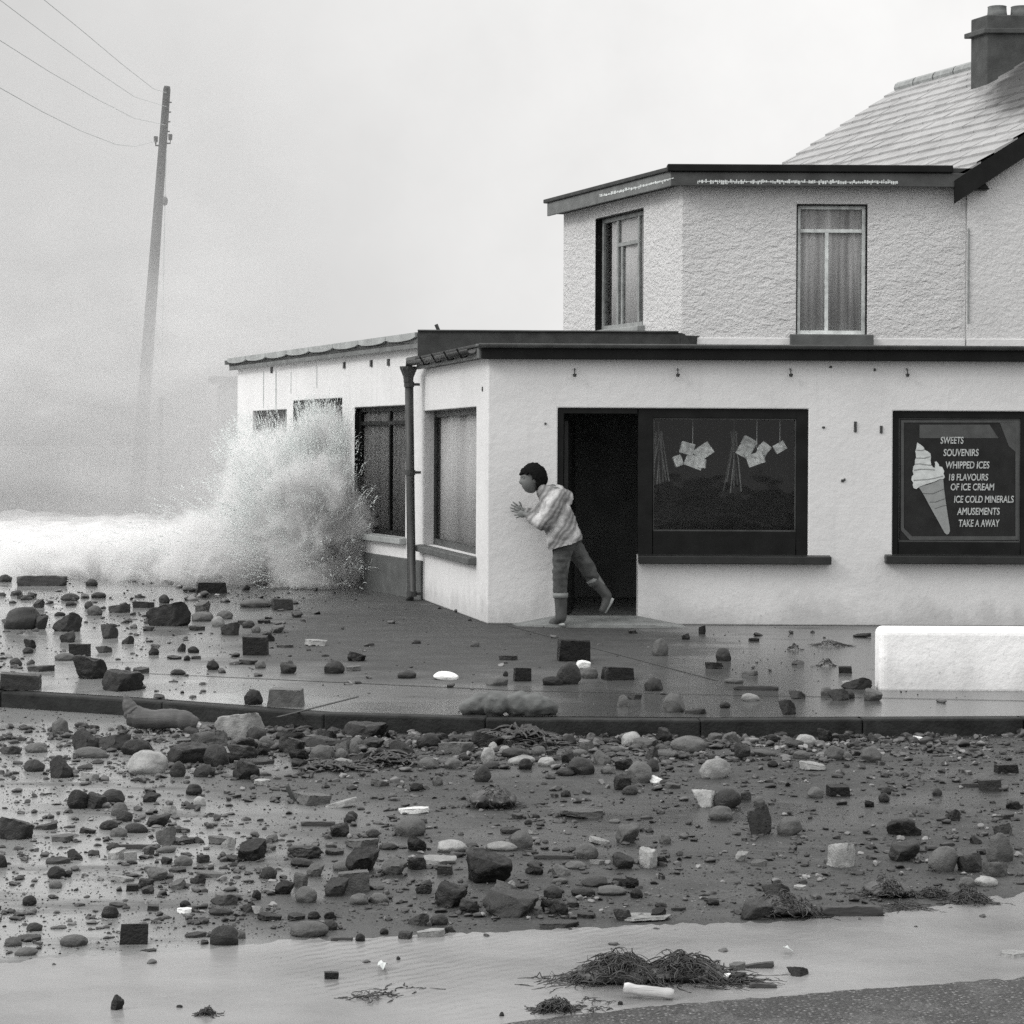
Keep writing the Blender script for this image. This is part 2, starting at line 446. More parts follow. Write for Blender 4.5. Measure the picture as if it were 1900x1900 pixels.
# ------------------------------------------------------------------ mesh helpers
class MB:
    def __init__(s): s.v = []; s.f = []
    def add(s, vs, fs):
        o = len(s.v); s.v += [tuple(v) for v in vs]; s.f += [tuple(i + o for i in f) for f in fs]; return s
    def box(s, c, d, rot=None):
        vs = []
        for sx in (-.5, .5):
            for sy in (-.5, .5):
                for sz in (-.5, .5):
                    p = Vector((sx * d[0], sy * d[1], sz * d[2]))
                    if rot: p = rot @ p
                    vs.append(Vector(c) + p)
        return s.add(vs, [(0, 1, 3, 2), (4, 6, 7, 5), (0, 4, 5, 1), (2, 3, 7, 6), (0, 2, 6, 4), (1, 5, 7, 3)])
    def hexa(s, b, t):       # 4 bottom pts, 4 top pts (same order, ccw from above)
        return s.add(list(b) + list(t), [(3, 2, 1, 0), (4, 5, 6, 7), (0, 1, 5, 4), (1, 2, 6, 5), (2, 3, 7, 6), (3, 0, 4, 7)])
    def prism(s, poly, z0, z1):
        n = len(poly)
        vs = [(p[0], p[1], z0) for p in poly] + [(p[0], p[1], z1) for p in poly]
        fs = [tuple(range(n - 1, -1, -1)), tuple(range(n, 2 * n))] + [(i, (i + 1) % n, n + (i + 1) % n, n + i) for i in range(n)]
        return s.add(vs, fs)
    def tube(s, pts, rad, n=8, cap=True):
        pts = [Vector(p) for p in pts]
        if not isinstance(rad, (list, tuple)): rad = [rad] * len(pts)
        vs, fs = [], []
        for i, p in enumerate(pts):
            d = (pts[min(i + 1, len(pts) - 1)] - pts[max(i - 1, 0)]).normalized()
            up = Vector((0, 0, 1)) if abs(d.z) < 0.9 else Vector((1, 0, 0))
            a = d.cross(up).normalized(); b = d.cross(a)
            for k in range(n):
                th = 2 * math.pi * k / n
                vs.append(p + (a * math.cos(th) + b * math.sin(th)) * rad[i])
        for i in range(len(pts) - 1):
            for k in range(n):
                fs.append((i * n + k, i * n + (k + 1) % n, (i + 1) * n + (k + 1) % n, (i + 1) * n + k))
        if cap:
            fs.append(tuple(range(n - 1, -1, -1))); fs.append(tuple(range((len(pts) - 1) * n, len(pts) * n)))
        return s.add(vs, fs)
    def build(s, name, mat, parent=None, smooth=False, bevel=0.0, segs=2, origin=None):
        me = bpy.data.meshes.new(name)
        vs = s.v
        if origin is not None:
            o3 = Vector(origin); vs = [tuple(Vector(v) - o3) for v in s.v]
        me.from_pydata(vs, [], s.f); me.update()
        bm = bmesh.new(); bm.from_mesh(me)
        bmesh.ops.remove_doubles(bm, verts=bm.verts, dist=1e-5)
        bmesh.ops.recalc_face_normals(bm, faces=bm.faces)
        bm.to_mesh(me); bm.free()
        return mk(name, me, mat, parent, smooth, bevel, segs, origin)

def mk(name, me, mat, parent=None, smooth=False, bevel=0.0, segs=2, origin=None):
    o = bpy.data.objects.new(name, me)
    COL.objects.link(o)
    if mat is not None:
        me.materials.clear(); me.materials.append(mat)
    if origin is not None: o.location = origin
    if parent is not None: attach(o, parent)
    if smooth:
        for p in me.polygons: p.use_smooth = True
    if bevel:
        b = o.modifiers.new('bevel', 'BEVEL'); b.width = bevel; b.segments = segs; b.limit_method = 'ANGLE'; b.angle_limit = R(40)
    return o
def attach(o, p):
    o.parent = p
    # every parent's own offset is cancelled the same way, so its place in the world is its location
    o.matrix_parent_inverse = Matrix.Translation(-Vector(p.location))
def tag(o, label=None, cat=None, group=None, kind=None):
    if label: o['label'] = label
    if cat: o['category'] = cat
    if group: o['group'] = group
    if kind: o['kind'] = kind
    return o
def thing(name, label, cat, loc, group=None):
    o = bpy.data.objects.new(name, None); COL.objects.link(o)
    o.location = loc; o.empty_display_size = 0.2
    return tag(o, label, cat, group)

class Wall:
    """vertical wall, given left to right as seen from outside"""
    def __init__(s, p0, p1):
        s.p0 = Vector((p0[0], p0[1])); s.p1 = Vector((p1[0], p1[1]))
        d = s.p1 - s.p0; s.L = d.length; s.t = d / s.L; s.n = Vector((-s.t.y, s.t.x))
    def P(s, a, off, z):
        q = s.p0 + s.t * a + s.n * off
        return Vector((q.x, q.y, z))
    def hit(s, x, y, off=0.0):
        u, v = ray(x, y)
        b = s.p0 + s.n * off
        # (u*Y, Y) = b + t*a
        Y = (b.x * s.t.y - b.y * s.t.x) / (u * s.t.y - s.t.x)
        a = (Vector((u * Y, Y)) - b).dot(s.t)
        return a, H + v * Y
    def box(s, mb, a0, a1, o0, o1, z0, z1):
        mb.hexa([s.P(a0, o0, z0), s.P(a1, o0, z0), s.P(a1, o1, z0), s.P(a0, o1, z0)],
                [s.P(a0, o0, z1), s.P(a1, o0, z1), s.P(a1, o1, z1), s.P(a0, o1, z1)])
    def mesh(s, z0, z1, holes, th=0.22, a0=0.0, a1=None, o=0.0):
        a1 = s.L if a1 is None else a1
        A = sorted(set([a0, a1] + [h[0] for h in holes] + [h[1] for h in holes]))
        Z = sorted(set([z0, z1] + [h[2] for h in holes] + [h[3] for h in holes]))
        A = [a for a in A if a0 <= a <= a1]; Z = [z for z in Z if z0 <= z <= z1]
        def solid(i, j):
            if i < 0 or j < 0 or i >= len(A) - 1 or j >= len(Z) - 1: return False
            ca, cz = (A[i] + A[i + 1]) / 2, (Z[j] + Z[j + 1]) / 2
            return not any(h[0] < ca < h[1] and h[2] < cz < h[3] for h in holes)
        mb = MB()
        for i in range(len(A) - 1):
            for j in range(len(Z) - 1):
                if not solid(i, j): continue
                p = [s.P(A[i], o, Z[j]), s.P(A[i + 1], o, Z[j]), s.P(A[i + 1], o, Z[j + 1]), s.P(A[i], o, Z[j + 1])]
                q = [s.P(A[i], o + th, Z[j]), s.P(A[i + 1], o + th, Z[j]), s.P(A[i + 1], o + th, Z[j + 1]), s.P(A[i], o + th, Z[j + 1])]
                mb.add(p + q, [(0, 1, 2, 3), (7, 6, 5, 4)])
                if not solid(i - 1, j): mb.add([p[0], p[3], q[3], q[0]], [(0, 1, 2, 3)])
                if not solid(i + 1, j): mb.add([p[1], q[1], q[2], p[2]], [(0, 1, 2, 3)])
                if not solid(i, j - 1): mb.add([p[0], q[0], q[1], p[1]], [(0, 1, 2, 3)])
                if not solid(i, j + 1): mb.add([p[3], p[2], q[2], q[3]], [(0, 1, 2, 3)])
        return mb

def frame(mb, w, a0, a1, z0, z1, o0, o1, fw):
    w.box(mb, a0, a0 + fw, o0, o1, z0, z1); w.box(mb, a1 - fw, a1, o0, o1, z0, z1)
    w.box(mb, a0 + fw, a1 - fw, o0, o1, z1 - fw, z1); w.box(mb, a0 + fw, a1 - fw, o0, o1, z0, z0 + fw)

def curtain(w, a0, a1, z0, z1, off, mat, parent, waves=9, amp=0.02, name='curtain'):
    n = waves * 6; mb = MB(); vs = []
    for j, z in enumerate((z0, z1)):
        for i in range(n + 1):
            t = i / n
            o = off + amp * math.sin(t * waves * 2 * math.pi + 0.6 * math.sin(7 * t)) * (0.7 + 0.3 * (1 - j))
            vs.append(w.P(a0 + (a1 - a0) * t, o, z))
    mb.add(vs, [(i, i + 1, n + 2 + i, n + 1 + i) for i in range(n)])
    o = mb.build(name, mat, parent, True)
    so = o.modifiers.new('thick', 'SOLIDIFY'); so.thickness = 0.006
    return o

# ================================================================== SETTING
# kerb line in photo pixels (top edge of the kerb)
KERB = [(-3000, 1135), (-900, 1215), (-200, 1268), (0, 1283), (300, 1302), (600, 1325), (900, 1333), (1300, 1336), (1900, 1333), (2800, 1328), (7000, 1322)]
RZ = -0.11
kp = [G(x, y, 0.0) for x, y in KERB]
far = 60.0
# ground to the horizon
mb = MB(); mb.add([(-3000, -60, -0.118), (3000, -60, -0.118), (3000, 28.6, -0.118), (-3000, 28.6, -0.118)], [(0, 1, 2, 3)])
tag(mb.build('ground', M['ground']), kind='structure')
mb = MB(); mb.add([(-3000, 28.61, -0.3), (3000, 28.61, -0.3), (3000, 4000, -0.3), (-3000, 4000, -0.3)], [(0, 1, 2, 3)])
tag(mb.build('sea', M['sea']), kind='structure')
# road
mb = MB(); n = len(kp)
vs = [(p.x, p.y + 0.05, RZ) for p in kp] + [(p.x * 1.0, -8, RZ) for p in kp]
mb.add(vs, [(i, i + 1, n + i + 1, n + i) for i in range(n - 1)])
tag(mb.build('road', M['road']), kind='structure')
# kerb stones (one run, set with joints) and pavement
mb = MB()
for a, b in zip(kp, kp[1:]):
    L = (b - a).length; m = max(1, round(L / 0.92))
    for i in range(m):
        p = a.lerp(b, (i + 0.002) / m); q = a.lerp(b, (i + 0.998) / m)
        t = (q - p).normalized(); nn = Vector((-t.y, t.x, 0))
        h = random.uniform(-0.004, 0.004); sh = nn * random.uniform(-0.008, 0.008)
        mb.hexa([p + sh + Vector((0, 0, -0.3)), q + sh + Vector((0, 0, -0.3)), q + nn * 0.13 + Vector((0, 0, -0.3)), p + nn * 0.13 + Vector((0, 0, -0.3))],
                [p + sh + Vector((0, 0, h)), q + sh + Vector((0, 0, h)), q + nn * 0.13 + Vector((0, 0, h)), p + nn * 0.13 + Vector((0, 0, h))])
tag(mb.build('kerb', M['kerb'], bevel=0.014), kind='structure')
mb = MB()
vs = []
for i, p in enumerate(kp):
    a = kp[max(i - 1, 0)]; b = kp[min(i + 1, n - 1)]
    t = (b - a).normalized(); q = p + Vector((-t.y, t.x, 0)) * 0.132
    vs.append((q.x, q.y, 0.0))
vs2 = [(v[0] * 1.25, 28.6, 0.0) for v in vs]
mb.add(vs + vs2, [(i, i + 1, n + i + 1, n + i) for i in range(n - 1)])
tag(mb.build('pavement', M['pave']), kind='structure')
# joint lines in the pavement (thin mortar strips)
mb = MB()
for (x0, y0, x1, y1) in ((200, 1246, 960, 1281), (515, 1330, 665, 1292), (960, 1281, 1900, 1300), (940, 1160, 1330, 1262)):
    a = G(x0, y0, 0.003); b = G(x1, y1, 0.003)
    t = (b - a).normalized(); nn = Vector((-t.y, t.x, 0)) * 0.012
    mb.add([a - nn, b - nn, b + nn, a + nn], [(0, 1, 2, 3)])
tag(mb.build('pavement_joint', M['felt']), kind='structure')
# shallow muddy water running along the near side of the road
top = [(-3000, 1880), (-400, 1815), (-100, 1797), (0, 1788), (150, 1772), (300, 1768), (500, 1748), (700, 1738), (950, 1728), (1200, 1716), (1400, 1712), (1600, 1700), (1750, 1680), (1900, 1655), (2100, 1625), (2500, 1590), (3600, 1555), (7000, 1500)]
bot = [(-3000, 2300), (-400, 2060), (-100, 2040), (0, 2030), (150, 2010), (300, 1985), (500, 1960), (700, 1930), (950, 1897), (1200, 1868), (1400, 1852), (1600, 1836), (1750, 1826), (1900, 1812), (2100, 1796), (2500, 1770), (3600, 1720), (7000, 1640)]
def wobble(line, z, amp):
    out = []
    for (x0, y0), (x1, y1) in zip(line, line[1:]):
        for k in range(24):
            t = k / 24; x = x0 + (x1 - x0) * t; y = y0 + (y1 - y0) * t
            y += amp * (mnoise.noise((x * 0.02, 3.1, 0)) + 0.5 * mnoise.noise((x * 0.07, 9.1, 0)))
            out.append(G(x, y, z))
    return out
ta = wobble(top, RZ + 0.004, 9); ba = wobble(bot, RZ + 0.004, 5)
mb = MB(); n = len(ta); mb.add(ta + ba, [(i, i + 1, n + i + 1, n + i) for i in range(n - 1)])
tag(mb.build('water', M['water']), kind='structure')
ba2 = wobble(bot, RZ + 0.006, 5)
mb = MB(); mb.add(ba2 + [Vector((p.x, -6, RZ + 0.006)) for p in ba2], [(i, i + 1, n + i + 1, n + i) for i in range(n - 1)])
tag(mb.build('tarmac', M['tarmac']), kind='structure')

# ================================================================== SHOP
YF = 21.0
A = Vector((W(905, 900, YF).x, YF))
B3 = G(785, 1113, 0.0); B = Vector((B3.x, B3.y))
VPX = -700.0
DW = Vector(((VPX - 950) / F, 1.0))
def along(p, x):           # from plan point p along the wing direction to the picture column x
    u = (x - 950) / F
    # (p + k*DW).x = u * (p + k*DW).y
    k = (u * p.y - p.x) / (DW.x - u * DW.y)
    return p + DW * k
C = along(B, 440)
RX = 12.0
wf = Wall(A, (RX, YF)); wc = Wall(B, A); ww = Wall(C, B)
shop = thing('shop', 'white single storey seaside shop with dark shop windows and black roof edge', 'shop', (A.x, A.y, 0))
def rect(w, x0, y0, x1, y1):
    xm = (x0 + x1) / 2
    a0, _ = w.hit(x0, (y0 + y1) / 2); a1, _ = w.hit(x1, (y0 + y1) / 2)
    _, zt = w.hit(xm, y0); _, zb = w.hit(xm, y1)
    return a0, a1, zb, zt
ZT = 2.60
# front wall: L shaped opening (door and window) and right hand window
d0, d1, _, dtop = rect(wf, 1034, 757, 1184, 1100)
s0, s1, sb, st = rect(wf, 1184, 758, 1500, 1030)
r0, r1, rb, rt = rect(wf, 1656, 763, 1912, 1030)
st = dtop
front = wf.mesh(0.0, ZT, [(d0, d1, 0.0, dtop), (d1, s1, sb, st), (r0, r1, rb, rt)], 0.24).build('front_wall', M['wall'], shop, bevel=0.012)
c0, c1, cb, ct = rect(wc, 784, 759, 883, 1022)
wc.mesh(0.0, ZT, [(c0, c1, cb, ct)], 0.24).build('angled_wall', M['wall_side'], shop, bevel=0.012)
w0 = rect(ww, 657, 754, 752, 992); w1 = rect(ww, 543, 741, 634, 992); w2 = rect(ww, 468, 761, 531, 985)
ww.mesh(0.0, 2.86, [w0, w1, w2], 0.24).build('side_wall', M['wall_side'], shop, bevel=0.012)
# plinth along the side wall
mb = MB(); ww.box(mb, 0.0, ww.L - 0.01, -0.025, 0.0, -0.05, 0.44)
mb.build('plinth', M['plinth'], shop, bevel=0.01)
mb = MB(); wc.box(mb, 0.012, 0.10, -0.02, 0.0, -0.05, 0.44)

# dark interior of the sales room
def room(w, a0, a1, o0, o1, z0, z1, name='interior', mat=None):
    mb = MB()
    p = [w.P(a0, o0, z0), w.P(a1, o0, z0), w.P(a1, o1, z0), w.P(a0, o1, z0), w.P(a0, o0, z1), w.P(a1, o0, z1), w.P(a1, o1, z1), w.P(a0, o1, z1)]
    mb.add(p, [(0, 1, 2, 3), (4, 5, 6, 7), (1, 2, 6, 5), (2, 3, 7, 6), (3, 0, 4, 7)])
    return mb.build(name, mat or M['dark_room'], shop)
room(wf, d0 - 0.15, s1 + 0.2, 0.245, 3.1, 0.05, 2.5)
# door frame and black panelled surround of the L shaped opening
mb = MB()
fw = 0.055
wf.box(mb, d0, d0 + fw, 0.02, 0.10, 0.04, dtop)
wf.box(mb, d0 + fw, d1 - 0.01, 0.02, 0.10, dtop - fw, dtop)
door_frame = mb.build('door_frame', M['black'], shop, bevel=0.004)
mb = MB(); wf.box(mb, d0 + fw, d1, 0.03, 0.235, 0.035, 0.075)
mb.build('doorstep', M['plinth'], shop, bevel=0.006)
# open door leaf folded back inside the room
mb = MB()
pd = [wf.P(d0 + 0.07, 0.25, 0.08), wf.P(d0 + 0.11, 0.25, 0.08), wf.P(d0 + 0.20, 1.0, 0.08), wf.P(d0 + 0.16, 1.0, 0.08)]
mb.hexa(pd, [p + Vector((0, 0, dtop - 0.2)) for p in pd])
mb.build('door', M['blackish'], shop, bevel=0.004)
# shop window
def big_window(a0, a1, z0, z1, px0, py0, px1, py1, name):
    i0, i1, ib, it = rect(wf, px0, py0, px1, py1)
    mb = MB()
    wf.box(mb, a0, i0, 0.03, 0.11, z0, z1); wf.box(mb, i1, a1, 0.03, 0.11, z0, z1)
    wf.box(mb, i0, i1, 0.03, 0.11, it, z1); wf.box(mb, i0, i1, 0.03, 0.11, z0, ib)
    fr = mb.build(name, M['black'], shop, bevel=0.004)
    mb = MB(); frame(mb, wf, i0, i1, ib, it, 0.045, 0.09, 0.012)
    mb.build('glazing_bead', M['fascia'], fr)
    mb = MB(); wf.box(mb, i0 + 0.012, i1 - 0.012, 0.065, 0.072, ib + 0.012, it - 0.012)
    mb.build('pane', M['glass'], fr)
    return fr, (i0, i1, ib, it)
win1, in1 = big_window(d1, s1, sb, st, 1212, 776, 1478, 986, 'shop_window')
win2, in2 = big_window(r0, r1, rb, rt, 1668, 776, 1895, 1006, 'shop_window')
def sill(w, a0, a1, z0, z1, proud, parent, mat, name='sill'):
    mb = MB()
    mb.hexa([w.P(a0, -proud, z0), w.P(a1, -proud, z0), w.P(a1, 0.02, z0), w.P(a0, 0.02, z0)],
            [w.P(a0, -proud, z1 - 0.012), w.P(a1, -proud, z1 - 0.012), w.P(a1, 0.02, z1), w.P(a0, 0.02, z1)])
    return mb.build(name, mat, parent, bevel=0.008)
q0 = wf.hit(1184, 1036)[0]; q1 = wf.hit(1540, 1036)[0]
sill(wf, q0, q1, wf.hit(1360, 1046)[1], wf.hit(1360, 1029)[1], 0.11, win1, M['blackish'])
mb = MB(); wf.box(mb, q0, s1, 0.0, 0.10, sb, sb + 0.02)
q0 = wf.hit(1641, 1036)[0]; q1 = wf.hit(1960, 1036)[0]
sill(wf, q0, q1, wf.hit(1800, 1046)[1], wf.hit(1800, 1029)[1], 0.11, win2, M['blackish'])
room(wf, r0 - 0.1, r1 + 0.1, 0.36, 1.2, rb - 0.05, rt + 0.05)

# angled window with net curtain
def small_window(w, r, mat_frame, name='window', rec=0.09, fw=0.05, mull=(), trans=(), sillm=None, sp=0.09, curt=None, cname='curtain', waves=9, dark=True, csub=None, glass='glass'):
    a0, a1, z0, z1 = r
    mb = MB(); frame(mb, w, a0, a1, z0, z1, rec, rec + 0.06, fw)
    for m in mull:
        am = a0 + (a1 - a0) * m[0]; zt = z0 + (z1 - z0) * m[1]; zb = z0 + (z1 - z0) * (m[2] if len(m) > 2 else 0)
        w.box(mb, am - fw * 0.4, am + fw * 0.4, rec + 0.004, rec + 0.052, max(zb, z0 + fw), min(zt, z1 - fw))
    for t in trans:
        zt = z0 + (z1 - z0) * t[0]; b0 = a0 + (a1 - a0) * t[1]; b1 = a0 + (a1 - a0) * t[2]
        w.box(mb, max(b0, a0 + fw), min(b1, a1 - fw), rec + 0.002, rec + 0.056, zt - fw * 0.4, zt + fw * 0.4)
    fr = mb.build(name, mat_frame, shop if w in (wc, ww) else house, bevel=0.004)
    mb = MB(); w.box(mb, a0 + fw, a1 - fw, rec + 0.025, rec + 0.030, z0 + fw, z1 - fw)
    mb.build('pane', M[glass], fr)
    if curt:
        cs = csub or (a0 + fw, a1 - fw)
        curtain(w, cs[0], cs[1], z0 + 0.01, z1 - 0.01, rec + 0.050, curt, fr, waves, 0.010, cname)
    mb = MB()
    p = [w.P(a0, .238, z0), w.P(a1, .238, z0), w.P(a1, .5, z0), w.P(a0, .5, z0)]
    q = [v + Vector((0, 0, z1 - z0)) for v in p]
    mb.add(p + q, [(0, 1, 2, 3), (4, 5, 6, 7), (1, 2, 6, 5), (2, 3, 7, 6), (3, 0, 4, 7)])
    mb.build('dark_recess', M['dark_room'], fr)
    if sillm:
        sill(w, a0 - 0.05, a1 + 0.05, z0 - 0.075, z0 + 0.004, sp, fr, sillm)
    return fr
def dark_reveal(w, r, fr, side=True, mat=None):
    a0, a1, z0, z1 = r; mb = MB()
    w.box(mb, a0 + 0.002, a0 + 0.012, 0.004, 0.09, z0, z1)
    w.box(mb, a0 + 0.012, a1 - 0.012, 0.004, 0.09, z1 - 0.012, z1 - 0.002)
    w.box(mb, a1 - 0.012, a1 - 0.002, 0.004, 0.09, z0, z1)
    mb.build('reveal', mat or M['black'], fr)
rc = (c0, c1, cb, ct)
fr = small_window(wc, rc, M['fascia'], 'angled_window', 0.12, 0.07, sillm=M['plinth'], curt=M['net'], cname='net_curtain', waves=3, csub=(c0 + 0.22, c1 - 0.04), glass='glass_dull')
dark_reveal(wc, rc, fr)
fr = small_window(ww, w0, M['black'], 'side_window', 0.06, 0.06, mull=[(0.6, 1.0)], trans=[(0.87, 0, 1)], sillm=M['lead'], curt=M['curtain_dim'], waves=9, glass='glass_dull')
dark_reveal(ww, w0, fr)
fr = small_window(ww, w1, M['black'], 'side_window', 0.06, 0.07, mull=[(0.5, 1.0)], sillm=M['lead'], curt=M['curtain_dim'], waves=7)
dark_reveal(ww, w1, fr)
fr = small_window(ww, w2, M['fascia'], 'side_window', 0.06, 0.06, mull=[(0.5, 1.0)], sillm=M['lead'], curt=M['curtain_dim'], waves=7)

# shop roof: flat felt roof with fascia and gutter
def isect(w1_, o1, w2_, o2):
    p = w1_.p0 + w1_.n * o1; q = w2_.p0 + w2_.n * o2
    d = w1_.t; e = w2_.t; den = d.x * e.y - d.y * e.x
    k = ((q.x - p.x) * e.y - (q.y - p.y) * e.x) / den
    return p + d * k
def off_pt(w, a, o): return w.p0 + w.t * a + w.n * o
zfb, zft = 2.575, 2.725
oA = isect(wc, -0.08, wf, -0.08); oR = off_pt(wf, wf.L, -0.08); oB = off_pt(wc, 0.12, -0.08)
poly = [oB, oA, oR, Vector((RX, 24.2)), Vector((B.x + 0.5, 24.2))]
MB().prism(poly, zfb + 0.02, zft - 0.03).build('roof', M['felt'], shop)
def fascia_run(wl, a0, a1, o0, o1, z0, z1, name, mat, parent, bevel=0.006):
    mb = MB(); wl.box(mb, a0, a1, o0, o1, z0, z1); return mb.build(name, mat, parent, bevel=bevel)
# boards
ff = Wall(oA, oR); fc = Wall(oB, oA)
fascia_run(ff, 0.0, ff.L, -0.03, 0.0, zfb, zft - 0.035, 'fascia', M['black'], shop)
fascia_run(fc, 0.0, fc.L + 0.005, -0.03, 0.0, zfb + 0.01, zft - 0.035, 'fascia', M['fascia_grey'], shop)
# rounded drip edge / gutter along the top of both boards
def gut(wl, a0, a1, z, r, mat, name='gutter'):
    mb = MB(); n = 10; vs = []; fs = []
    prof = [(-r * math.cos(th) - r, -r * math.sin(th)) for th in [math.pi * k / n for k in range(n + 1)]]
    for a in (a0, a1):
        for (o, dz) in prof: vs.append(wl.P(a, -0.03 + o, z + dz))
    for i in range(n): fs.append((i, i + 1, n + 2 + i, n + 1 + i))
    mb.add(vs, fs); o = mb.build(name, mat, shop, True)
    so = o.modifiers.new('thick', 'SOLIDIFY'); so.thickness = 0.008
    return o
gut(ff, -0.03, ff.L, zft - 0.002, 0.042, M['fascia'])
fascia_run(ff, -0.06, ff.L, -0.05, 0.03, zft - 0.035, zft - 0.005, 'roof_edge', M['fascia_grey'], shop, 0.008)
fascia_run(fc, 0.0, fc.L - 0.02, -0.05, 0.03, zft - 0.035, zft - 0.003, 'roof_edge', M['felt'], shop, 0.008)
gc = gut(fc, -0.12, fc.L - 0.1, zfb + 0.10, 0.05, M['iron'])
mb = MB()
for k in range(4):
    a = fc.L * (0.25 + 0.2 * k)
    mb.tube([fc.P(a, -0.02, zfb + 0.15), fc.P(a, -0.05, zfb + 0.04), fc.P(a, -0.10, zfb + 0.03), fc.P(a, -0.15, zfb + 0.12)], 0.010, 6)
mb.build('bracket', M['black'], gc)
# lamp hooks under the front board
for x in (1066, 1257, 1466, 1682):
    a, z = wf.hit(x, 694); mb = MB()
    mb.tube([wf.P(a, 0.0, z + 0.05), wf.P(a, -0.05, z + 0.04), wf.P(a, -0.06, z + 0.0)], 0.008, 6)
    mb.tube([wf.P(a, -0.06, z + 0.0), wf.P(a, -0.06, z - 0.03)], [0.022, 0.014], 8)
    mb.build('lamp_holder', M['iron'], shop)
# marks on the wall between the windows
for x, y, ww_, hh in ((1587, 792, 5, 20), (1635, 797, 5, 14), (1528, 793, 5, 4), (1563, 892, 5, 5), (1567, 890, 3, 5), (1012, 786, 4, 4), (896, 722, 3, 9), (1623, 686, 4, 5), (1541, 681, 5, 4)):
    w_ = wf if x > 905 else wc
    a, z = w_.hit(x, y); mb = MB()
    w_.box(mb, a - ww_ / 380, a + ww_ / 380, -0.012, 0.002, z - hh / 380, z + hh / 380)
    mb.build('wall_fixing', M['iron'], shop, bevel=0.004)
# cement ramp at the shop door
mb = MB()
xa = wf.hit(950, 1158)[0]; xb = wf.hit(1268, 1163)[0]
mb.add([wf.P(xa, -0.002, 0.0), wf.P(d0, -0.002, 0.085), wf.P(d1, -0.002, 0.085), wf.P(xb, -0.002, 0.0),
        wf.P(xa + 0.05, -0.26, 0.0), wf.P(d0, -0.40, 0.028), wf.P(d1 + 0.1, -0.40, 0.028), wf.P(xb, -0.36, 0.0),
        wf.P(xa + 0.05, -0.26, -0.05), wf.P(d0, -0.40, -0.05), wf.P(d1 + 0.1, -0.40, -0.05), wf.P(xb, -0.36, -0.05)],
       [(0, 1, 5, 4), (1, 2, 6, 5), (2, 3, 7, 6), (4, 5, 9, 8), (5, 6, 10, 9), (6, 7, 11, 10)])
mb.build('door_ramp', M['cement'], shop)

# drainpipe with hopper at the corner of the side wing
mb = MB()
p_t = W(759, 705, B.y - 0.05); p_b = W(764, 1112, B.y - 0.10)
p_b.z = 0.0
mb.tube([p_t, p_t.lerp(p_b, 0.5), p_b + Vector((0, 0, 0.08)), p_b + Vector((-0.02, -0.05, 0.0))], 0.048, 12)
pipe = mb.build('drainpipe', M['iron'], shop, True)
mb = MB()
hp = W(758, 690, B.y - 0.06)
mb.tube([hp + Vector((0, 0, -0.12)), hp + Vector((0, 0, -0.06)), hp + Vector((0, 0, 0.035)), hp + Vector((0, 0, 0.06))], [0.055, 0.06, 0.10, 0.105], 10)
mb.tube([hp + Vector((0, 0, 0.05)), hp + Vector((0.0, 0, 0.12)), hp + Vector((0.14, -0.1, 0.14))], [0.05, 0.045, 0.045], 8)
mb.build('hopper', M['iron'], pipe)
for f_ in (0.02, 0.42, 0.97):
    p = p_t.lerp(p_b, f_); mb = MB(); mb.tube([p + Vector((0, 0, -0.03)), p + Vector((0, 0, 0.03))], 0.058, 12)
    mb.box(p + Vector((0.07, 0.02, 0)), (0.10, 0.03, 0.03)); mb.build('pipe_clip', M['iron'], pipe)

# wing roof: flat slab, scalloped lead edge towards the sea
zw0, zw1 = 2.86, 3.0
wl = Wall(off_pt(ww, -0.06, -0.11), isect(ww, -0.11, Wall((-30, 24.12), (30, 24.12)), 0.0))
X1270 = W(1262, 620, 24.12).x
poly = [wl.p0, wl.p1, Vector((X1270, 24.12)), Vector((X1270 + 1.0, 24.9)), Vector((X1270 - 0.5, 33)), off_pt(ww, -0.35, 2.0)]
MB().prism(poly, zw0 + 0.02, zw1 - 0.015).build('roof', M['felt'], shop)
fr_front = Wall(wl.p1, (X1270, 24.12))
fascia_run(fr_front, 0.0, fr_front.L, -0.03, 0.0, 2.70, zw1 + 0.01, 'fascia', M['felt'], shop)
fascia_run(fr_front, 0.0, fr_front.L - 0.02, -0.05, 0.02, zw1 + 0.01, zw1 + 0.03, 'roof_edge', M['fascia'], shop)
mb = MB()  # slanted flashing at the right hand end of the band
e = fr_front.P(fr_front.L, -0.03, 0)
mb.hexa([(e.x, e.y, 2.70), (e.x + 0.22, e.y, 2.70), (e.x + 0.22, e.y + 0.15, 2.70), (e.x, e.y + 0.15, 2.70)],
        [(e.x, e.y, zw1 + 0.01), (e.x + 0.05, e.y, zw1 - 0.0), (e.x + 0.05, e.y + 0.15, zw1), (e.x, e.y + 0.15, zw1 + 0.01)])
mb.build('flashing', M['felt'], shop)
fascia_run(wl, 0.0, wl.L, 0.0, 0.03, zw0 - 0.035, zw1 - 0.06, 'fascia', M['fascia_grey'], shop)
mb = MB(); ns = 8
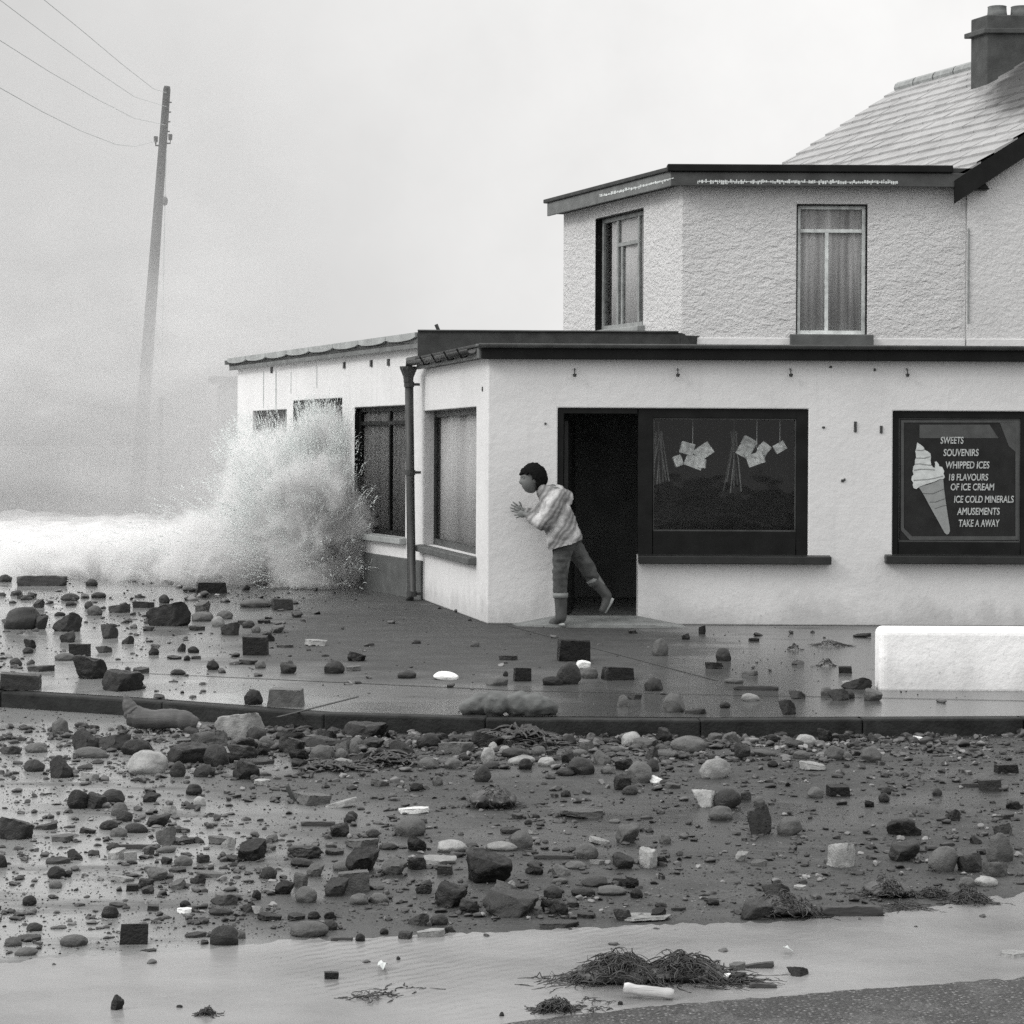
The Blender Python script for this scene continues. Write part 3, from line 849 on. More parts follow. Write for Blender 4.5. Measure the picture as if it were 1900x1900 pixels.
for k in range(ns):
    a0_, a1_ = wl.L * k / ns, wl.L * (k + 1) / ns - 0.015
    m = 8
    for j in range(m):
        t0, t1 = j / m, (j + 1) / m
        s0_, s1_ = math.sin(math.pi * t0) ** 0.5 if t0 > 0 else 0, math.sin(math.pi * t1) ** 0.5 if t1 < 1 else 0
        q0_, q1_ = a0_ + (a1_ - a0_) * t0, a0_ + (a1_ - a0_) * t1
        zb0, zb1 = zw1 - 0.05 - 0.032 * s0_, zw1 - 0.05 - 0.032 * s1_
        mb.add([wl.P(q0_, -0.03, zb0), wl.P(q1_, -0.03, zb1), wl.P(q1_, -0.03, zw1), wl.P(q0_, -0.03, zw1),
                wl.P(q0_, 0.01, zb0), wl.P(q1_, 0.01, zb1), wl.P(q1_, 0.10, zw1 + 0.012), wl.P(q0_, 0.10, zw1 + 0.012)],
               [(0, 1, 2, 3), (3, 2, 6, 7), (4, 7, 6, 5), (0, 4, 5, 1), (0, 3, 7, 4), (1, 5, 6, 2)])
mb.build('lead_edge', M['lead'], shop)
mb = MB(); pq = wl.P(-0.04, -0.0, zw1 - 0.06); mb.box(pq, (0.10, 0.10, 0.06)); mb.build('roof_end', M['fascia_grey'], shop)
# vent stick on the wing roof
mb = MB(); sb_ = W(815, 616, 26.0); st_ = W(809, 602, 26.0); mb.tube([sb_ - Vector((0, 0, 0.15)), sb_, st_], 0.022, 8)
mb.build('vent_pipe', M['iron'], shop)
# rust streak fixings below the wing eaves
for x in (505, 640, 690, 722):
    a, z = ww.hit(x, lerp_tab([(440, 690), (760, 668)], x)); mb = MB()
    ww.box(mb, a - 0.03, a + 0.03, -0.02, 0.0, z - 0.05, z + 0.03); mb.build('wall_fixing', M['iron'], shop)
M['rust'] = simple('rust_stain', 0.42, 0.85, 0.3, 12)
for x, y0, y1, w_ in ((489, 690, 757, 0.02), (512, 688, 757, 0.025), (540, 690, 730, 0.012), (588, 680, 720, 0.012)):
    a, z0 = ww.hit(x, y1); _, z1 = ww.hit(x, y0)
    mb = MB(); ww.box(mb, a - w_, a + w_, -0.004, 0.0, z0, z1); mb.build('rust_streak', M['rust'], shop)

# ================================================================== HOUSE
YH = 24.3
U0 = Vector((W(1265, 500, YH).x, YH)); U1 = along(U0, 1043)
XG = W(1793, 500, YH).x
house = thing('house', 'roughcast two storey house with slate gable roof and dark chimney behind the shop', 'house', (U0.x, U0.y, 0))
uf = Wall(U0, (XG, YH)); ul = Wall(U1, U0)
ug = Wall((XG, YH - 0.05), (XG + 6.2, YH - 0.05))
zu = 4.70
hw = rect(uf, 1478, 379, 1609, 621)
uf.mesh(2.4, zu, [hw], 0.24).build('front_wall', M['rough'], house, bevel=0.012)
hl = rect(ul, 1104, 396, 1193, 609)
ul.mesh(2.4, zu, [hl], 0.24).build('side_wall', M['rough'], house, bevel=0.012)
# smooth band at the foot of the upper wall
mb = MB(); uf.box(mb, 0.02, uf.L - 0.01, -0.02, 0.0, 2.5, 2.97); mb.build('base_band', M['wall_side'], house, bevel=0.01)
mb = MB(); ug.box(mb, 0.0, ug.L, -0.02, 0.0, 2.5, 2.97); mb.build('base_band', M['wall_side'], house, bevel=0.01)
fr = small_window(uf, hw, M['timber_white'], 'window', 0.07, 0.05, mull=[(0.44, 0.79)], trans=[(0.80, 0, 1)], curt=M['curtain'], waves=8)
dark_reveal(uf, hw, fr)
a0 = uf.hit(1465, 628)[0]; a1 = uf.hit(1618, 628)[0]
sill(uf, a0, a1, 2.62, hw[2] + 0.006, 0.12, fr, M['plinth'])
fr = small_window(ul, hl, M['timber_grey'], 'window', 0.09, 0.06, mull=[(0.33, 1.0), (0.42, 0.72), (0.76, 1.0)], trans=[(0.74, 0.33, 0.76)], curt=M['net'], waves=4, csub=(hl[0] + 0.20, hl[1] - 0.06))
dark_reveal(ul, hl, fr)
sill(ul, hl[0] - 0.05, hl[1] + 0.06, hl[2] - 0.07, hl[2] + 0.004, 0.10, fr, M['lead'])
# flat roof of the bay
ob = 0.17
k0 = isect(ul, -ob, uf, -ob); kl = off_pt(ul, -0.06, -ob); kr = off_pt(uf, uf.L + 0.02, -ob)
zf0, zf1 = 4.655, 4.88
MB().prism([kl, k0, kr, Vector((XG, 26)), Vector((U1.x + 1.4, U1.y + 0.5))], zf0 + 0.03, zf1 - 0.01).build('flat_roof', M['felt'], house)
hf = Wall(k0, kr); hl_ = Wall(kl, k0)
fascia_run(hf, -0.03, hf.L + 0.02, -0.03, 0.0, zf0, zf1 - 0.07, 'fascia', M['fascia'], house)
fascia_run(hl_, 0.0, hl_.L, -0.03, 0.0, zf0, zf1 - 0.06, 'fascia', M['fascia_grey'], house)
fascia_run(hf, -0.07, hf.L - 0.22, -0.07, 0.10, zf1 - 0.07, zf1 + 0.015, 'roof_edge', M['black'], house, 0.012)
fascia_run(hl_, -0.06, hl_.L - 0.01, -0.06, 0.10, zf1 - 0.06, zf1 - 0.01, 'roof_edge', M['felt'], house, 0.01)
# flaked white paint along the lower edge of the boards
rnd = random.Random(3)
def flakes(w, x0, x1, yc, step, hgt, nm):
    mb = MB(); x = x0
    pa, pz = w.hit(x0, yc(x0), -0.03); pb, pz2 = w.hit(x1, yc(x1), -0.03)
    w.box(mb, pa, pb, -0.0325, -0.0295, (pz + pz2) / 2 - 0.004, (pz + pz2) / 2 + 0.004)
    while x < x1:
        wd_ = rnd.uniform(1.2, 3.4); gap = rnd.choice((0.5, 0.8, 1.0, 1.5, 5.0 if rnd.random() < 0.25 else 1.0)) * step
        y = yc(x) + rnd.uniform(-1.5, 1.5); h_ = hgt * rnd.uniform(0.4, 1.1)
        a0_, z = w.hit(x, y, -0.03); a1_, _ = w.hit(x + wd_, y, -0.03)
        w.box(mb, a0_, a1_, -0.034, -0.0295, z - h_ / 330, z + h_ / 330)
        x += wd_ + gap
    return mb.build(nm, M['paint_flake'], house)
flakes(hf, 1294, 1666, lambda x: 337 + (x - 1294) * 0.003, 1.2, 7.0, 'peeling_paint')
flakes(hl_, 1113, 1250, lambda x: 363 - (x - 1113) * 0.225, 1.8, 6.0, 'peeling_paint')
# gable wall and slate roof
ze = 4.80
RIDGE = Vector((XG + 2.95, YH)); zr = 6.80
LEN = 6.35
th = 0.24
mb = MB()
g0, g1 = Vector((XG, YH - 0.05, 2.4)), Vector((XG + 6.2, YH - 0.05, 2.4))
def gable_poly(y):
    return [Vector((XG, y, 2.4)), Vector((XG + 5.9, y, 2.4)), Vector((XG + 5.9, y, ze - 0.06)), Vector((RIDGE.x, y, zr - 0.06)), Vector((XG, y, ze - 0.06))]
a = gable_poly(YH - 0.05); b = gable_poly(YH + 0.19)
mb.add(a + b, [(0, 1, 2, 3, 4), (9, 8, 7, 6, 5)] + [(i, 5 + i, 5 + (i + 1) % 5, (i + 1) % 5) for i in range(5)])
mb.build('gable_wall', M['gable'], house)
# back part of the house so the roof stands on something
mb = MB()
q = [Vector((XG + 0.1, YH + 0.2)), Vector((XG + 5.8, YH + 0.2)), Vector((XG + 5.8, YH + 0.2)) + DW * LEN, Vector((XG + 0.1, YH + 0.2)) + DW * LEN]
mb.prism(q, 0.0, ze - 0.1); mb.build('rear_wall', M['rough'], house)
EN = Vector((XG - 0.12, YH - 0.17)); slope = Vector((2.95 + 0.12, 0.0, zr - (ze - 0.08)))
zE = ze - 0.02
def roofpt(u, v, lift=0.0):      # u 0..1 along the ridge, v 0..1 up the slope
    p = EN + DW * (LEN * u)
    return Vector((p.x + slope.x * v, p.y, zE + (zr + 0.02 - zE) * v + lift))
mb = MB(); NR, NC = 15, 30; rnd = random.Random(5)
for r_ in range(NR):
    v0, v1 = r_ / NR - 0.004, (r_ + 1) / NR + 0.012
    for c_ in range(NC):
        u0 = (c_ + (0.5 if r_ % 2 else 0)) / NC; u1 = min(1.0, u0 + 1 / NC - 0.0007)
        if u0 >= 1: continue
        if r_ % 2 and c_ == 0:
            mb.add([roofpt(0, v0, 0.036), roofpt(u0 - .0007, v0, 0.036), roofpt(u0 - .0007, v1, 0.005), roofpt(0, v1, 0.005), roofpt(0, v0, -0.002), roofpt(u0 - .0007, v0, -0.002)], [(0, 1, 2, 3), (0, 4, 5, 1)])
        j = rnd.uniform(-0.002, 0.002); l = rnd.uniform(0.030, 0.042)
        p = [roofpt(u0, v0 + j, l), roofpt(u1, v0 + j, l + rnd.uniform(-.002, .002)), roofpt(u1, v1, 0.005), roofpt(u0, v1, 0.005)]
        qd = [roofpt(u0, v0 + j, -0.002), roofpt(u1, v0 + j, -0.002), roofpt(u1, v1, -0.01), roofpt(u0, v1, -0.01)]
        mb.add(p + qd, [(0, 1, 2, 3), (0, 4, 5, 1), (0, 3, 7, 4), (1, 5, 6, 2)])
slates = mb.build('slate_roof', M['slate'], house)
mb = MB()
mb.add([roofpt(0, 0, -0.03), roofpt(1, 0, -0.03), roofpt(1, 1, -0.03), roofpt(0, 1, -0.03)], [(0, 1, 2, 3)])
e0 = Vector((XG + 6.1, EN.y, zE)); e1 = e0 + Vector((DW.x, DW.y, 0)) * LEN
mb.add([roofpt(0, 1, 0), roofpt(1, 1, 0), e1, e0], [(0, 1, 2, 3)])
mb.build('roof_deck', M['felt'], slates)
mb = MB(); k_ = 14
for i in range(k_):
    mb.tube([roofpt(i / k_ + 0.002, 1.0, 0.0), roofpt((i + 1) / k_ - 0.002, 1.0, 0.0)], 0.09, 10)
mb.build('ridge_tile', M['timber_grey'], slates)
# bargeboard
mb = MB()
def bb(v, dz): p = roofpt(0, v, dz); return Vector((p.x, p.y - 0.05, p.z))
mb.add([bb(-0.02, -0.27), bb(1.0, -0.27), bb(1.0, -0.012), bb(-0.02, -0.012)] + [bb(-0.02, -0.27) + Vector((0, .05, 0)), bb(1, -0.27) + Vector((0, .05, 0)), bb(1, -0.012) + Vector((0, .05, 0)), bb(-0.02, -0.012) + Vector((0, .05, 0))],
       [(0, 1, 2, 3), (7, 6, 5, 4), (0, 4, 5, 1), (3, 2, 6, 7), (0, 3, 7, 4), (1, 5, 6, 2)])
mb.build('bargeboard', M['black'], house)
mb = MB(); p = roofpt(0, 0.0, 0)
mb.hexa([(p.x - 0.02, p.y - .02, zf0 - 0.02), (p.x + 0.34, p.y - .02, zf0 - 0.02), (p.x + 0.34, YH, zf0 - 0.02), (p.x - 0.02, YH, zf0 - 0.02)],
        [(p.x - 0.02, p.y - .02, zf1 - 0.11), (p.x + 0.20, p.y - .02, zf1 - 0.05), (p.x + 0.20, YH, zf1 - 0.05), (p.x - 0.02, YH, zf1 - 0.11)])
mb.build('eaves_box', M['black'], house, bevel=0.01)
# drain stain line down the joint
mb = MB(); a, z0 = uf.hit(1795, 600); _, z1 = uf.hit(1795, 425)
mb.tube([(XG + 0.01, YH - 0.06, z0), (XG + 0.01, YH - 0.06, z1)], 0.012, 6); mb.build('cable', M['timber_grey'], house)
# chimney: stack, projecting band, cap, two pots
Yc = 27.3
cx0 = W(1831, 160, Yc).x; zc0 = 5.6; zct = W(1831, 27, Yc).z
dC = DW.normalized() * 0.36
def chim(x0, x1, g_, z0, z1):
    a = Vector((x0 - g_, Yc - g_)); b = Vector((x1 + g_, Yc - g_))
    return [a, b, b + dC * (1 + 2 * g_ / 0.36), a + dC * (1 + 2 * g_ / 0.36)], z0, z1
cx1 = cx0 + 1.15
mb = MB(); mb.prism(*chim(cx0, cx1, 0.0, zc0, zct)); st_ = mb.build('chimney', M['chimney'], house, bevel=0.015)
zb_ = W(1831, 58, Yc).z
mb = MB(); mb.prism(*chim(cx0, cx1, 0.045, zb_ - 0.03, zb_ + 0.035)); mb.build('chimney_band', M['chimney'], st_, bevel=0.01)
for x in (1850, 1893, 1935):
    p = W(x, 27, Yc + 0.16)
    mb = MB(); mb.tube([(p.x, p.y, zct - 0.03), (p.x, p.y, zct + 0.06), (p.x, p.y, zct + 0.125), (p.x, p.y, zct + 0.13)], [0.135, 0.122, 0.118, 0.122], 16)
    mb.build('chimney_pot', M['pot'], st_, True)

# ================================================================== LOW WHITE WALL ON THE PAVEMENT
p = G(1633, 1281, 0.0); zt = W(1700, 1166, p.y).z
mb = MB(); mb.box((p.x + 3.0, p.y + 0.14, zt / 2 - 0.02), (6.0, 0.26, zt + 0.04))
lw = mb.build('low_wall', M['white_wall'], bevel=0.05, segs=4, origin=(p.x + 3.0, p.y + 0.14, 0))
tag(lw, 'low white painted wall with rounded corners at the pavement edge', 'wall')

# ================================================================== SIGN IN THE RIGHT WINDOW
SY = YF + 0.052
def sp(x, y, o=0.0): return W(x, y, SY - o)
i0, i1, ib, it = in2
sg = thing('window_sign', 'black sign with ice cream cone and pale lettering inside the right shop window', 'sign', (sp(1780, 1000).x, SY, sp(1780, 1000).z))
def poly_plate(pts, o0, o1, name, mat, parent):
    n = len(pts); vs = [sp(x, y, o1) for x, y in pts] + [sp(x, y, o0) for x, y in pts]
    mb = MB(); mb.add(vs, [tuple(range(n)), tuple(range(2 * n - 1, n - 1, -1))] + [(i, (i + 1) % n, n + (i + 1) % n, n + i) for i in range(n)])
    return mb.build(name, mat, parent)
poly_plate([(1670, 778), (1893, 778), (1893, 1004), (1670, 1004)], -0.008, 0.0, 'panel', M['sign_black'], sg)
outer = [(1671.5, 779.5), (1891, 779.5), (1891, 1002), (1688, 1002), (1671.5, 984)]
inner = [(1677, 784), (1884, 784), (1884, 995), (1692, 995), (1677, 980)]
vs = [sp(x, y, 0.003) for x, y in outer] + [sp(x, y, 0.003) for x, y in inner]
mb = MB(); mb.add(vs, [(i, (i + 1) % 5, 5 + (i + 1) % 5, 5 + i) for i in range(5)])
o = mb.build('border', M['sign_border'], sg); so = o.modifiers.new('thick', 'SOLIDIFY'); so.thickness = 0.003
poly_plate([(1706, 788), (1836, 788), (1853, 813), (1706, 813)], 0.001, 0.004, 'painted_reflection', M['sign_border'], sg)  # grey reflection across the top of the panel, painted as a strip
poly_plate([(1855, 784), (1884, 784), (1884, 838), (1872, 828)], 0.001, 0.004, 'corner_band', M['sign_border'], sg)
ZS = 270 / 1655.0
def zz(pts): return [(1630 + x * ZS, 750 + y * ZS) for x, y in pts]
cone = zz([(455, 935), (560, 915), (660, 880), (735, 830), (745, 960), (775, 1180), (808, 1390), (814, 1440), (800, 1475), (775, 1482), (750, 1460), (690, 1350), (600, 1190), (520, 1040)])
cream = zz([(440, 435), (480, 460), (515, 490), (525, 520), (560, 535), (590, 560), (598, 600), (592, 640), (600, 690), (620, 715), (640, 725), (645, 690), (640, 655), (660, 650), (685, 680), (690, 705), (725, 715), (748, 760), (740, 790), (755, 830), (735, 850), (700, 850), (640, 880), (540, 910), (470, 935), (430, 965), (400, 955), (388, 920), (395, 895), (375, 860), (378, 820), (400, 800), (388, 760), (395, 710), (412, 690), (415, 630), (428, 610), (425, 560), (418, 540), (430, 500)])
poly_plate(cone, 0.002, 0.006, 'wafer_cone', M['cone'], sg)
crm = poly_plate(cream, 0.004, 0.010, 'whipped_ice', M['cream'], sg)
mb = MB()
for ln in ([(430, 522), (480, 528), (522, 518)], [(428, 612), (520, 614), (592, 596)], [(412, 682), (470, 678), (540, 690), (600, 694)], [(405, 752), (480, 740), (560, 740), (642, 748)], [(400, 866), (470, 862), (560, 856), (640, 842), (735, 818)]):
    pts = zz(ln)
    for (xa_, ya_), (xb_, yb_) in zip(pts, pts[1:]):
        mb.add([sp(xa_, ya_ - 0.9, 0.0112), sp(xb_, yb_ - 0.9, 0.0112), sp(xb_, yb_ + 0.9, 0.0112), sp(xa_, ya_ + 0.9, 0.0112)], [(0, 1, 2, 3)])
mb.build('swirl_line', M['cream_line'], crm)
mb = MB()
for ln in ([(505, 1015), (620, 1018), (742, 965)], [(580, 1115), (650, 1112), (755, 1075)], [(640, 1190), (720, 1160), (768, 1150)]):
    pts = zz(ln)
    for (xa_, ya_), (xb_, yb_) in zip(pts, pts[1:]):
        mb.add([sp(xa_, ya_ - 0.5, 0.0072), sp(xb_, yb_ - 0.5, 0.0072), sp(xb_, yb_ + 0.5, 0.0072), sp(xa_, ya_ + 0.5, 0.0072)], [(0, 1, 2, 3)])
mb.build('wafer_line', M['sign_border'], sg)
def text_line(body, x0, x1, y0, y1, shear=0.12):
    cu = bpy.data.curves.new('lettering', 'FONT'); cu.body = body; cu.size = 1.0; cu.shear = shear
    cu.extrude = 0.01; cu.offset = 0.018
    o = bpy.data.objects.new('lettering', cu); COL.objects.link(o)
    dg = bpy.context.evaluated_depsgraph_get()
    me = bpy.data.meshes.new_from_object(o.evaluated_get(dg))
    bpy.data.objects.remove(o)
    xs = [v.co.x for v in me.vertices]; ys = [v.co.y for v in me.vertices]
    xa_, xb_, ya_, yb_ = min(xs), max(xs), min(ys), max(ys)
    for v in me.vertices:
        px = x0 + (v.co.x - xa_) / (xb_ - xa_) * (x1 - x0); py = y1 - (v.co.y - ya_) / (yb_ - ya_) * (y1 - y0)
        v.co = sp(px, py, 0.004 + (0.003 if v.co.z > 0 else 0))
    me.name = 'lettering'
    return mk('lettering', me, M['letter'], sg)
for body, x0, x1, y0, y1 in (('SWEETS', 1745, 1788, 810.4, 823.4), ('SOUVENIRS', 1750.5, 1816, 833, 846.3), ('WHIPPED ICES', 1754.8, 1836, 856, 869.4),
                             ('18 FLAVOURS', 1760.5, 1833.6, 879, 891.8), ('OF ICE CREAM', 1764, 1845, 897, 910), ('ICE COLD MINERALS', 1770.3, 1881, 919.7, 932.9),
                             ('AMUSEMENTS', 1775.7, 1855, 942, 955.5), ('TAKE A AWAY', 1779, 1855, 964, 977.5)):
    text_line(body, x0, x1, y0, y1)

# goods hanging in the left shop window
def packets(lst, nm, label, cat, Y, seed):
    r_ = random.Random(seed); mb = MB()
    cx = sum(a[0] for a in lst) / len(lst); top_ = min(a[1] for a in lst)
    for (x, y, w_, h_, rot) in lst:
        c_ = W(x, y, Y + r_.uniform(-0.02, 0.02)); s_ = F / Y
        m3 = Matrix.Rotation(R(rot), 3, 'Y') @ Matrix.Rotation(r_.uniform(-0.4, 0.4), 3, 'Z')
        mb.box(c_, (w_ / s_, 0.03, h_ / s_), m3)
    o3 = W(cx, top_, Y)
    mb.tube([W(cx, top_, Y), Vector((o3.x, Y, 2.5))], 0.004, 5)
    o = mb.build(nm, M['paper'], bevel=0.004, origin=o3); tag(o, label, cat)
packets([(1275, 832, 26, 22, 15), (1305, 838, 34, 24, -35), (1288, 857, 34, 22, 20), (1258, 855, 16, 20, -20), (1300, 860, 20, 16, 5)], 'paper_packet', 'large bunch of pale paper packets hanging in the left shop window', 'packets', 21.24, 1)
packets([(1385, 830, 28, 38, 28), (1402, 852, 32, 22, -20), (1412, 842, 18, 30, 20), (1418, 832, 20, 20, 40)], 'paper_packet', 'pale paper packets in window above the right end of the long sill', 'packets', 21.26, 2)
packets([(1447, 830, 22, 17, -30)], 'paper_packet', 'single small pale packet near the right edge of the left shop window', 'packet', 21.22, 3)
def canes(x, y0, y1, spread, n, label, Y, seed):
    r_ = random.Random(seed); mb = MB(); o3 = W(x, y0, Y)
    for k in range(n):
        mb.tube([W(x + r_.uniform(-6, 6), y0, Y + r_.uniform(-.05, .05)), W(x + (k / n - 0.5) * spread, y1 + r_.uniform(-12, 12), Y + r_.uniform(-.08, .08))], 0.007, 5)
    mb.tube([W(x, y0 + 4, Y), Vector((o3.x, Y, 2.5))], 0.005, 5)
    tag(mb.build('cane_bundle', M['cane'], origin=o3), label, 'canes')
canes(1222, 800, 892, 50, 9, 'bundle of thin canes hanging at the left end of the shop window', 21.30, 4)
canes(1362, 800, 905, 40, 6, 'few thin canes hanging midway along the left shop window', 21.34, 5)

# ================================================================== TELEGRAPH POLE, STAY AND WIRES
YP = 45.0
pl = thing('telegraph_pole', 'tall leaning wooden telegraph pole standing in the spray', 'pole', tuple(W(254, 950, YP)))
pt, pb_ = W(310, 160, YP), W(249, 990, YP)
mb = MB(); mb.tube([pb_, pb_.lerp(pt, 0.5), pt - (pt - pb_).normalized() * 0.06, pt], [0.165, 0.12, 0.075, 0.06], 14)
mb.build('shaft', M['pole'], pl, True)
for x, y, sx in ((289, 262, -1), (316, 258, 1)):
    c_ = W(x, y, YP); q_ = W(x - sx * 10, y + 8, YP); mb = MB()
    mb.tube([q_, W(x, y + 8, YP), c_], 0.02, 6); mb.tube([c_ - Vector((0, 0, 0.02)), c_ + Vector((0, 0, 0.1))], [0.04, 0.045], 8)
    mb.build('insulator', M['iron'], pl)
for k in range(4):
    c_ = W(315 - k * 1.2, 190 + k * 18, YP); mb = MB(); mb.tube([c_ - Vector((0.1, 0, 0)), c_ + Vector((0.04, 0, 0))], 0.015, 5); mb.build('step_iron', M['iron'], pl)
sy = thing('stay_wire', 'thin stay wire with small insulator beside the telegraph pole', 'wire', tuple(W(296, 960, YP - 0.5)))
mb = MB(); mb.tube([W(309, 262, YP), W(306, 373, YP - 0.1), W(299, 740, YP - 0.4), W(295, 980, YP - 0.5)], 0.012, 5); mb.build('strand', M['wire'], sy)
mb = MB(); c_ = W(306, 373, YP - 0.1); mb.tube([c_ - Vector((0, 0, .09)), c_ - Vector((0, 0, .04)), c_ + Vector((0, 0, .04)), c_ + Vector((0, 0, .09))], [0.03, 0.06, 0.06, 0.03], 8); mb.build('stay_insulator', M['iron'], sy)
mb = MB(); mb.tube([W(299, 738, YP - 0.4), W(296, 960, YP - 0.5)], 0.045, 8); mb.build('stay_guard', M['pole'], sy)
def wire(pts, label, Yn=24.0):
    n = len(pts); P = []
    for i, (x, y) in enumerate(pts):
        t = i / (n - 1); Y = 1 / ((1 - t) / Yn + t / YP); P.append(W(x, y, Y))
    mb = MB(); mb.tube(P, 0.0052, 5); o = mb.build('overhead_wire', M['wire'], origin=P[-1])
    tag(o, label, 'wire', 'overhead wires to the telegraph pole')
wire([(-130, -170), (70, -10), (150, 55), (225, 118), (285, 165), (309, 172)], 'topmost overhead wire reaching the very tip of the pole')
wire([(-150, -105), (0, 0), (90, 68), (180, 133), (250, 180), (309, 198)], 'second overhead wire from the top, sloping down to the pole')
wire([(-150, -28), (0, 75), (90, 132), (180, 184), (250, 220), (308, 232)], 'third overhead wire from the top, nearly straight towards the pole')
wire([(-150, 90), (0, 163), (80, 208), (150, 243), (215, 268), (250, 272), (289, 262)], 'lowest overhead wire, sagging just before it meets the pole bracket')

# far building behind the spray
fb = thing('beach_shelter', 'faint grey flat roofed building lost in the spray behind the shop', 'building', tuple(W(425, 960, 48)))
YB = 48.0
a_, b_ = W(404, 712, YB), W(470, 960, YB)
mb = MB(); mb.box(((a_.x + b_.x) / 2, YB + 1, (a_.z - 0.5) / 2), (b_.x - a_.x, 2, a_.z + 0.5)); mb.build('wall', M['timber_grey'], fb)
mb = MB(); mb.box(((a_.x + b_.x) / 2 - 0.05, YB + 0.9, a_.z + 0.08), (b_.x - a_.x + 0.25, 2.3, 0.16)); mb.build('roof', M['felt'], fb)

# ================================================================== SEA FOAM AND SPRAY
def fbm(x, y, z=0.0, o=5):
    return mnoise.fractal((x, y, z), 0.8, 2.1, o)
mb = MB(); NX, NY = 110, 90
x0_, x1_, y0_, y1_ = -14.0, -1.35, 27.2, 44.0
vs = []
for j in range(NY + 1):
    for i in range(NX + 1):
        X = x0_ + (x1_ - x0_) * i / NX; ty = (j / NY); Y = y0_ + (y1_ - y0_) * ty ** 1.3
        front_ = 27.75 + 0.35 * fbm(X * 0.6, 4.0)
        # keep clear of the side wall
        rise = max(0.0, min(1.0, (Y - front_) / 1.2)); rise = rise * rise * (3 - 2 * rise)
        ridge = 0.26 + 0.34 * max(0.0, 1 - abs(Y - 36.0) / 7.0) * (1.0 if X < -6 else max(0.4, 1 - (X + 6) / 6))
        z = -0.05 + rise * (ridge + 0.10 * fbm(X * 0.7, Y * 0.6) + 0.05 * fbm(X * 2.4, Y * 2.0, 3.0))
        vs.append((X, Y, z))
fs = [(j * (NX + 1) + i, j * (NX + 1) + i + 1, (j + 1) * (NX + 1) + i + 1, (j + 1) * (NX + 1) + i) for j in range(NY) for i in range(NX)]
mb.add(vs, fs)
foam = mb.build('surf', M['foam'], None, True)
tag(foam, kind='structure')

def vol_box(name, lo, hi, build_density, color_fn=None, col=0.93, aniso=0.2, step=0.25):
    mb = MB(); c_ = [(a + b) / 2 for a, b in zip(lo, hi)]; d_ = [b - a for a, b in zip(lo, hi)]
    mb.box(c_, d_)
    k = NT(name + '_volume')
    pv = k.n.new('ShaderNodeVolumePrincipled'); pv.inputs['Anisotropy'].default_value = aniso
    pv.inputs['Color'].default_value = g(col)
    k.L(pv.outputs[0], k.out.inputs['Volume'])
    ge = k.n.new('ShaderNodeNewGeometry'); pos = ge.outputs['Position']
    k.L(build_density(k, pos), pv.inputs['Density'])
    if color_fn: k.L(color_fn(k, pos), pv.inputs['Color'])
    try: k.m.cycles.volume_step_rate = step
    except Exception: pass
    o = mb.build(name, k.m)
    return o
def col_mist(k, pos):
    n1 = k.noise(k.vmath('MULTIPLY', pos, (0.45, 0.45, 0.9)), 1.0, 7, 0.68, 0.8)
    return k.ramp(n1, [(0.34, 0.55), (0.5, 0.72), (0.66, 0.90)])
def ell(k, pos, c_, r_):
    v = k.vmath('SUBTRACT', pos, c_); v = k.vmath('MULTIPLY', v, tuple(1 / a for a in r_))
    return k.math('SUBTRACT', 1.0, k.vmath('LENGTH', v))
def sc_(k, pos, s): return k.vmath('MULTIPLY', pos, s)
SPL = [((-2.35, 26.7, 0.65), (0.85, 1.2, 1.15)), ((-2.75, 27.1, 1.15), (0.75, 1.0, 0.85)), ((-2.35, 27.2, 1.75), (0.42, 0.7, 0.55)), ((-3.5, 27.4, 0.30), (1.3, 1.1, 0.75)), ((-5.0, 28.1, 0.10), (2.1, 0.9, 0.55)), ((-3.15, 27.6, 0.95), (0.75, 0.9, 0.75)), ((-3.3, 27.9, 1.5), (0.45, 0.6, 0.5))]
def dens_splash(k, pos):
    d = None
    for c_, r_ in SPL:
        e_ = ell(k, pos, c_, r_); d = e_ if d is None else k.math('MAXIMUM', d, e_)
    n1 = k.noise(pos, 1.9, 10, 0.80, 0.7)
    v = k.math('ADD', k.mr(d, -0.25, 0.5, -0.45, 0.6), k.mr(n1, 0.25, 0.75, -0.75, 0.75))
    return k.mr(v, 0.0, 0.55, 0.0, 9.0, True)
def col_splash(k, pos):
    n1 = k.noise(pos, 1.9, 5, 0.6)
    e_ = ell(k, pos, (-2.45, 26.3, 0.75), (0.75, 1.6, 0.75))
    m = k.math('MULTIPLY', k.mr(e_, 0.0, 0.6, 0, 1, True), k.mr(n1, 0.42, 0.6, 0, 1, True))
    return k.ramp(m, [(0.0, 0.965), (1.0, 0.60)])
sp_o = thing('wave_splash', 'white wave bursting against the side wall of the shop', 'wave', (-2.4, 26.7, 0.0))
tag(sp_o, kind='stuff')
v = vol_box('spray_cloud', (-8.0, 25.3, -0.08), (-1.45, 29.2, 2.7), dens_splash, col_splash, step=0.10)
attach(v, sp_o)
tag(v, kind='stuff')
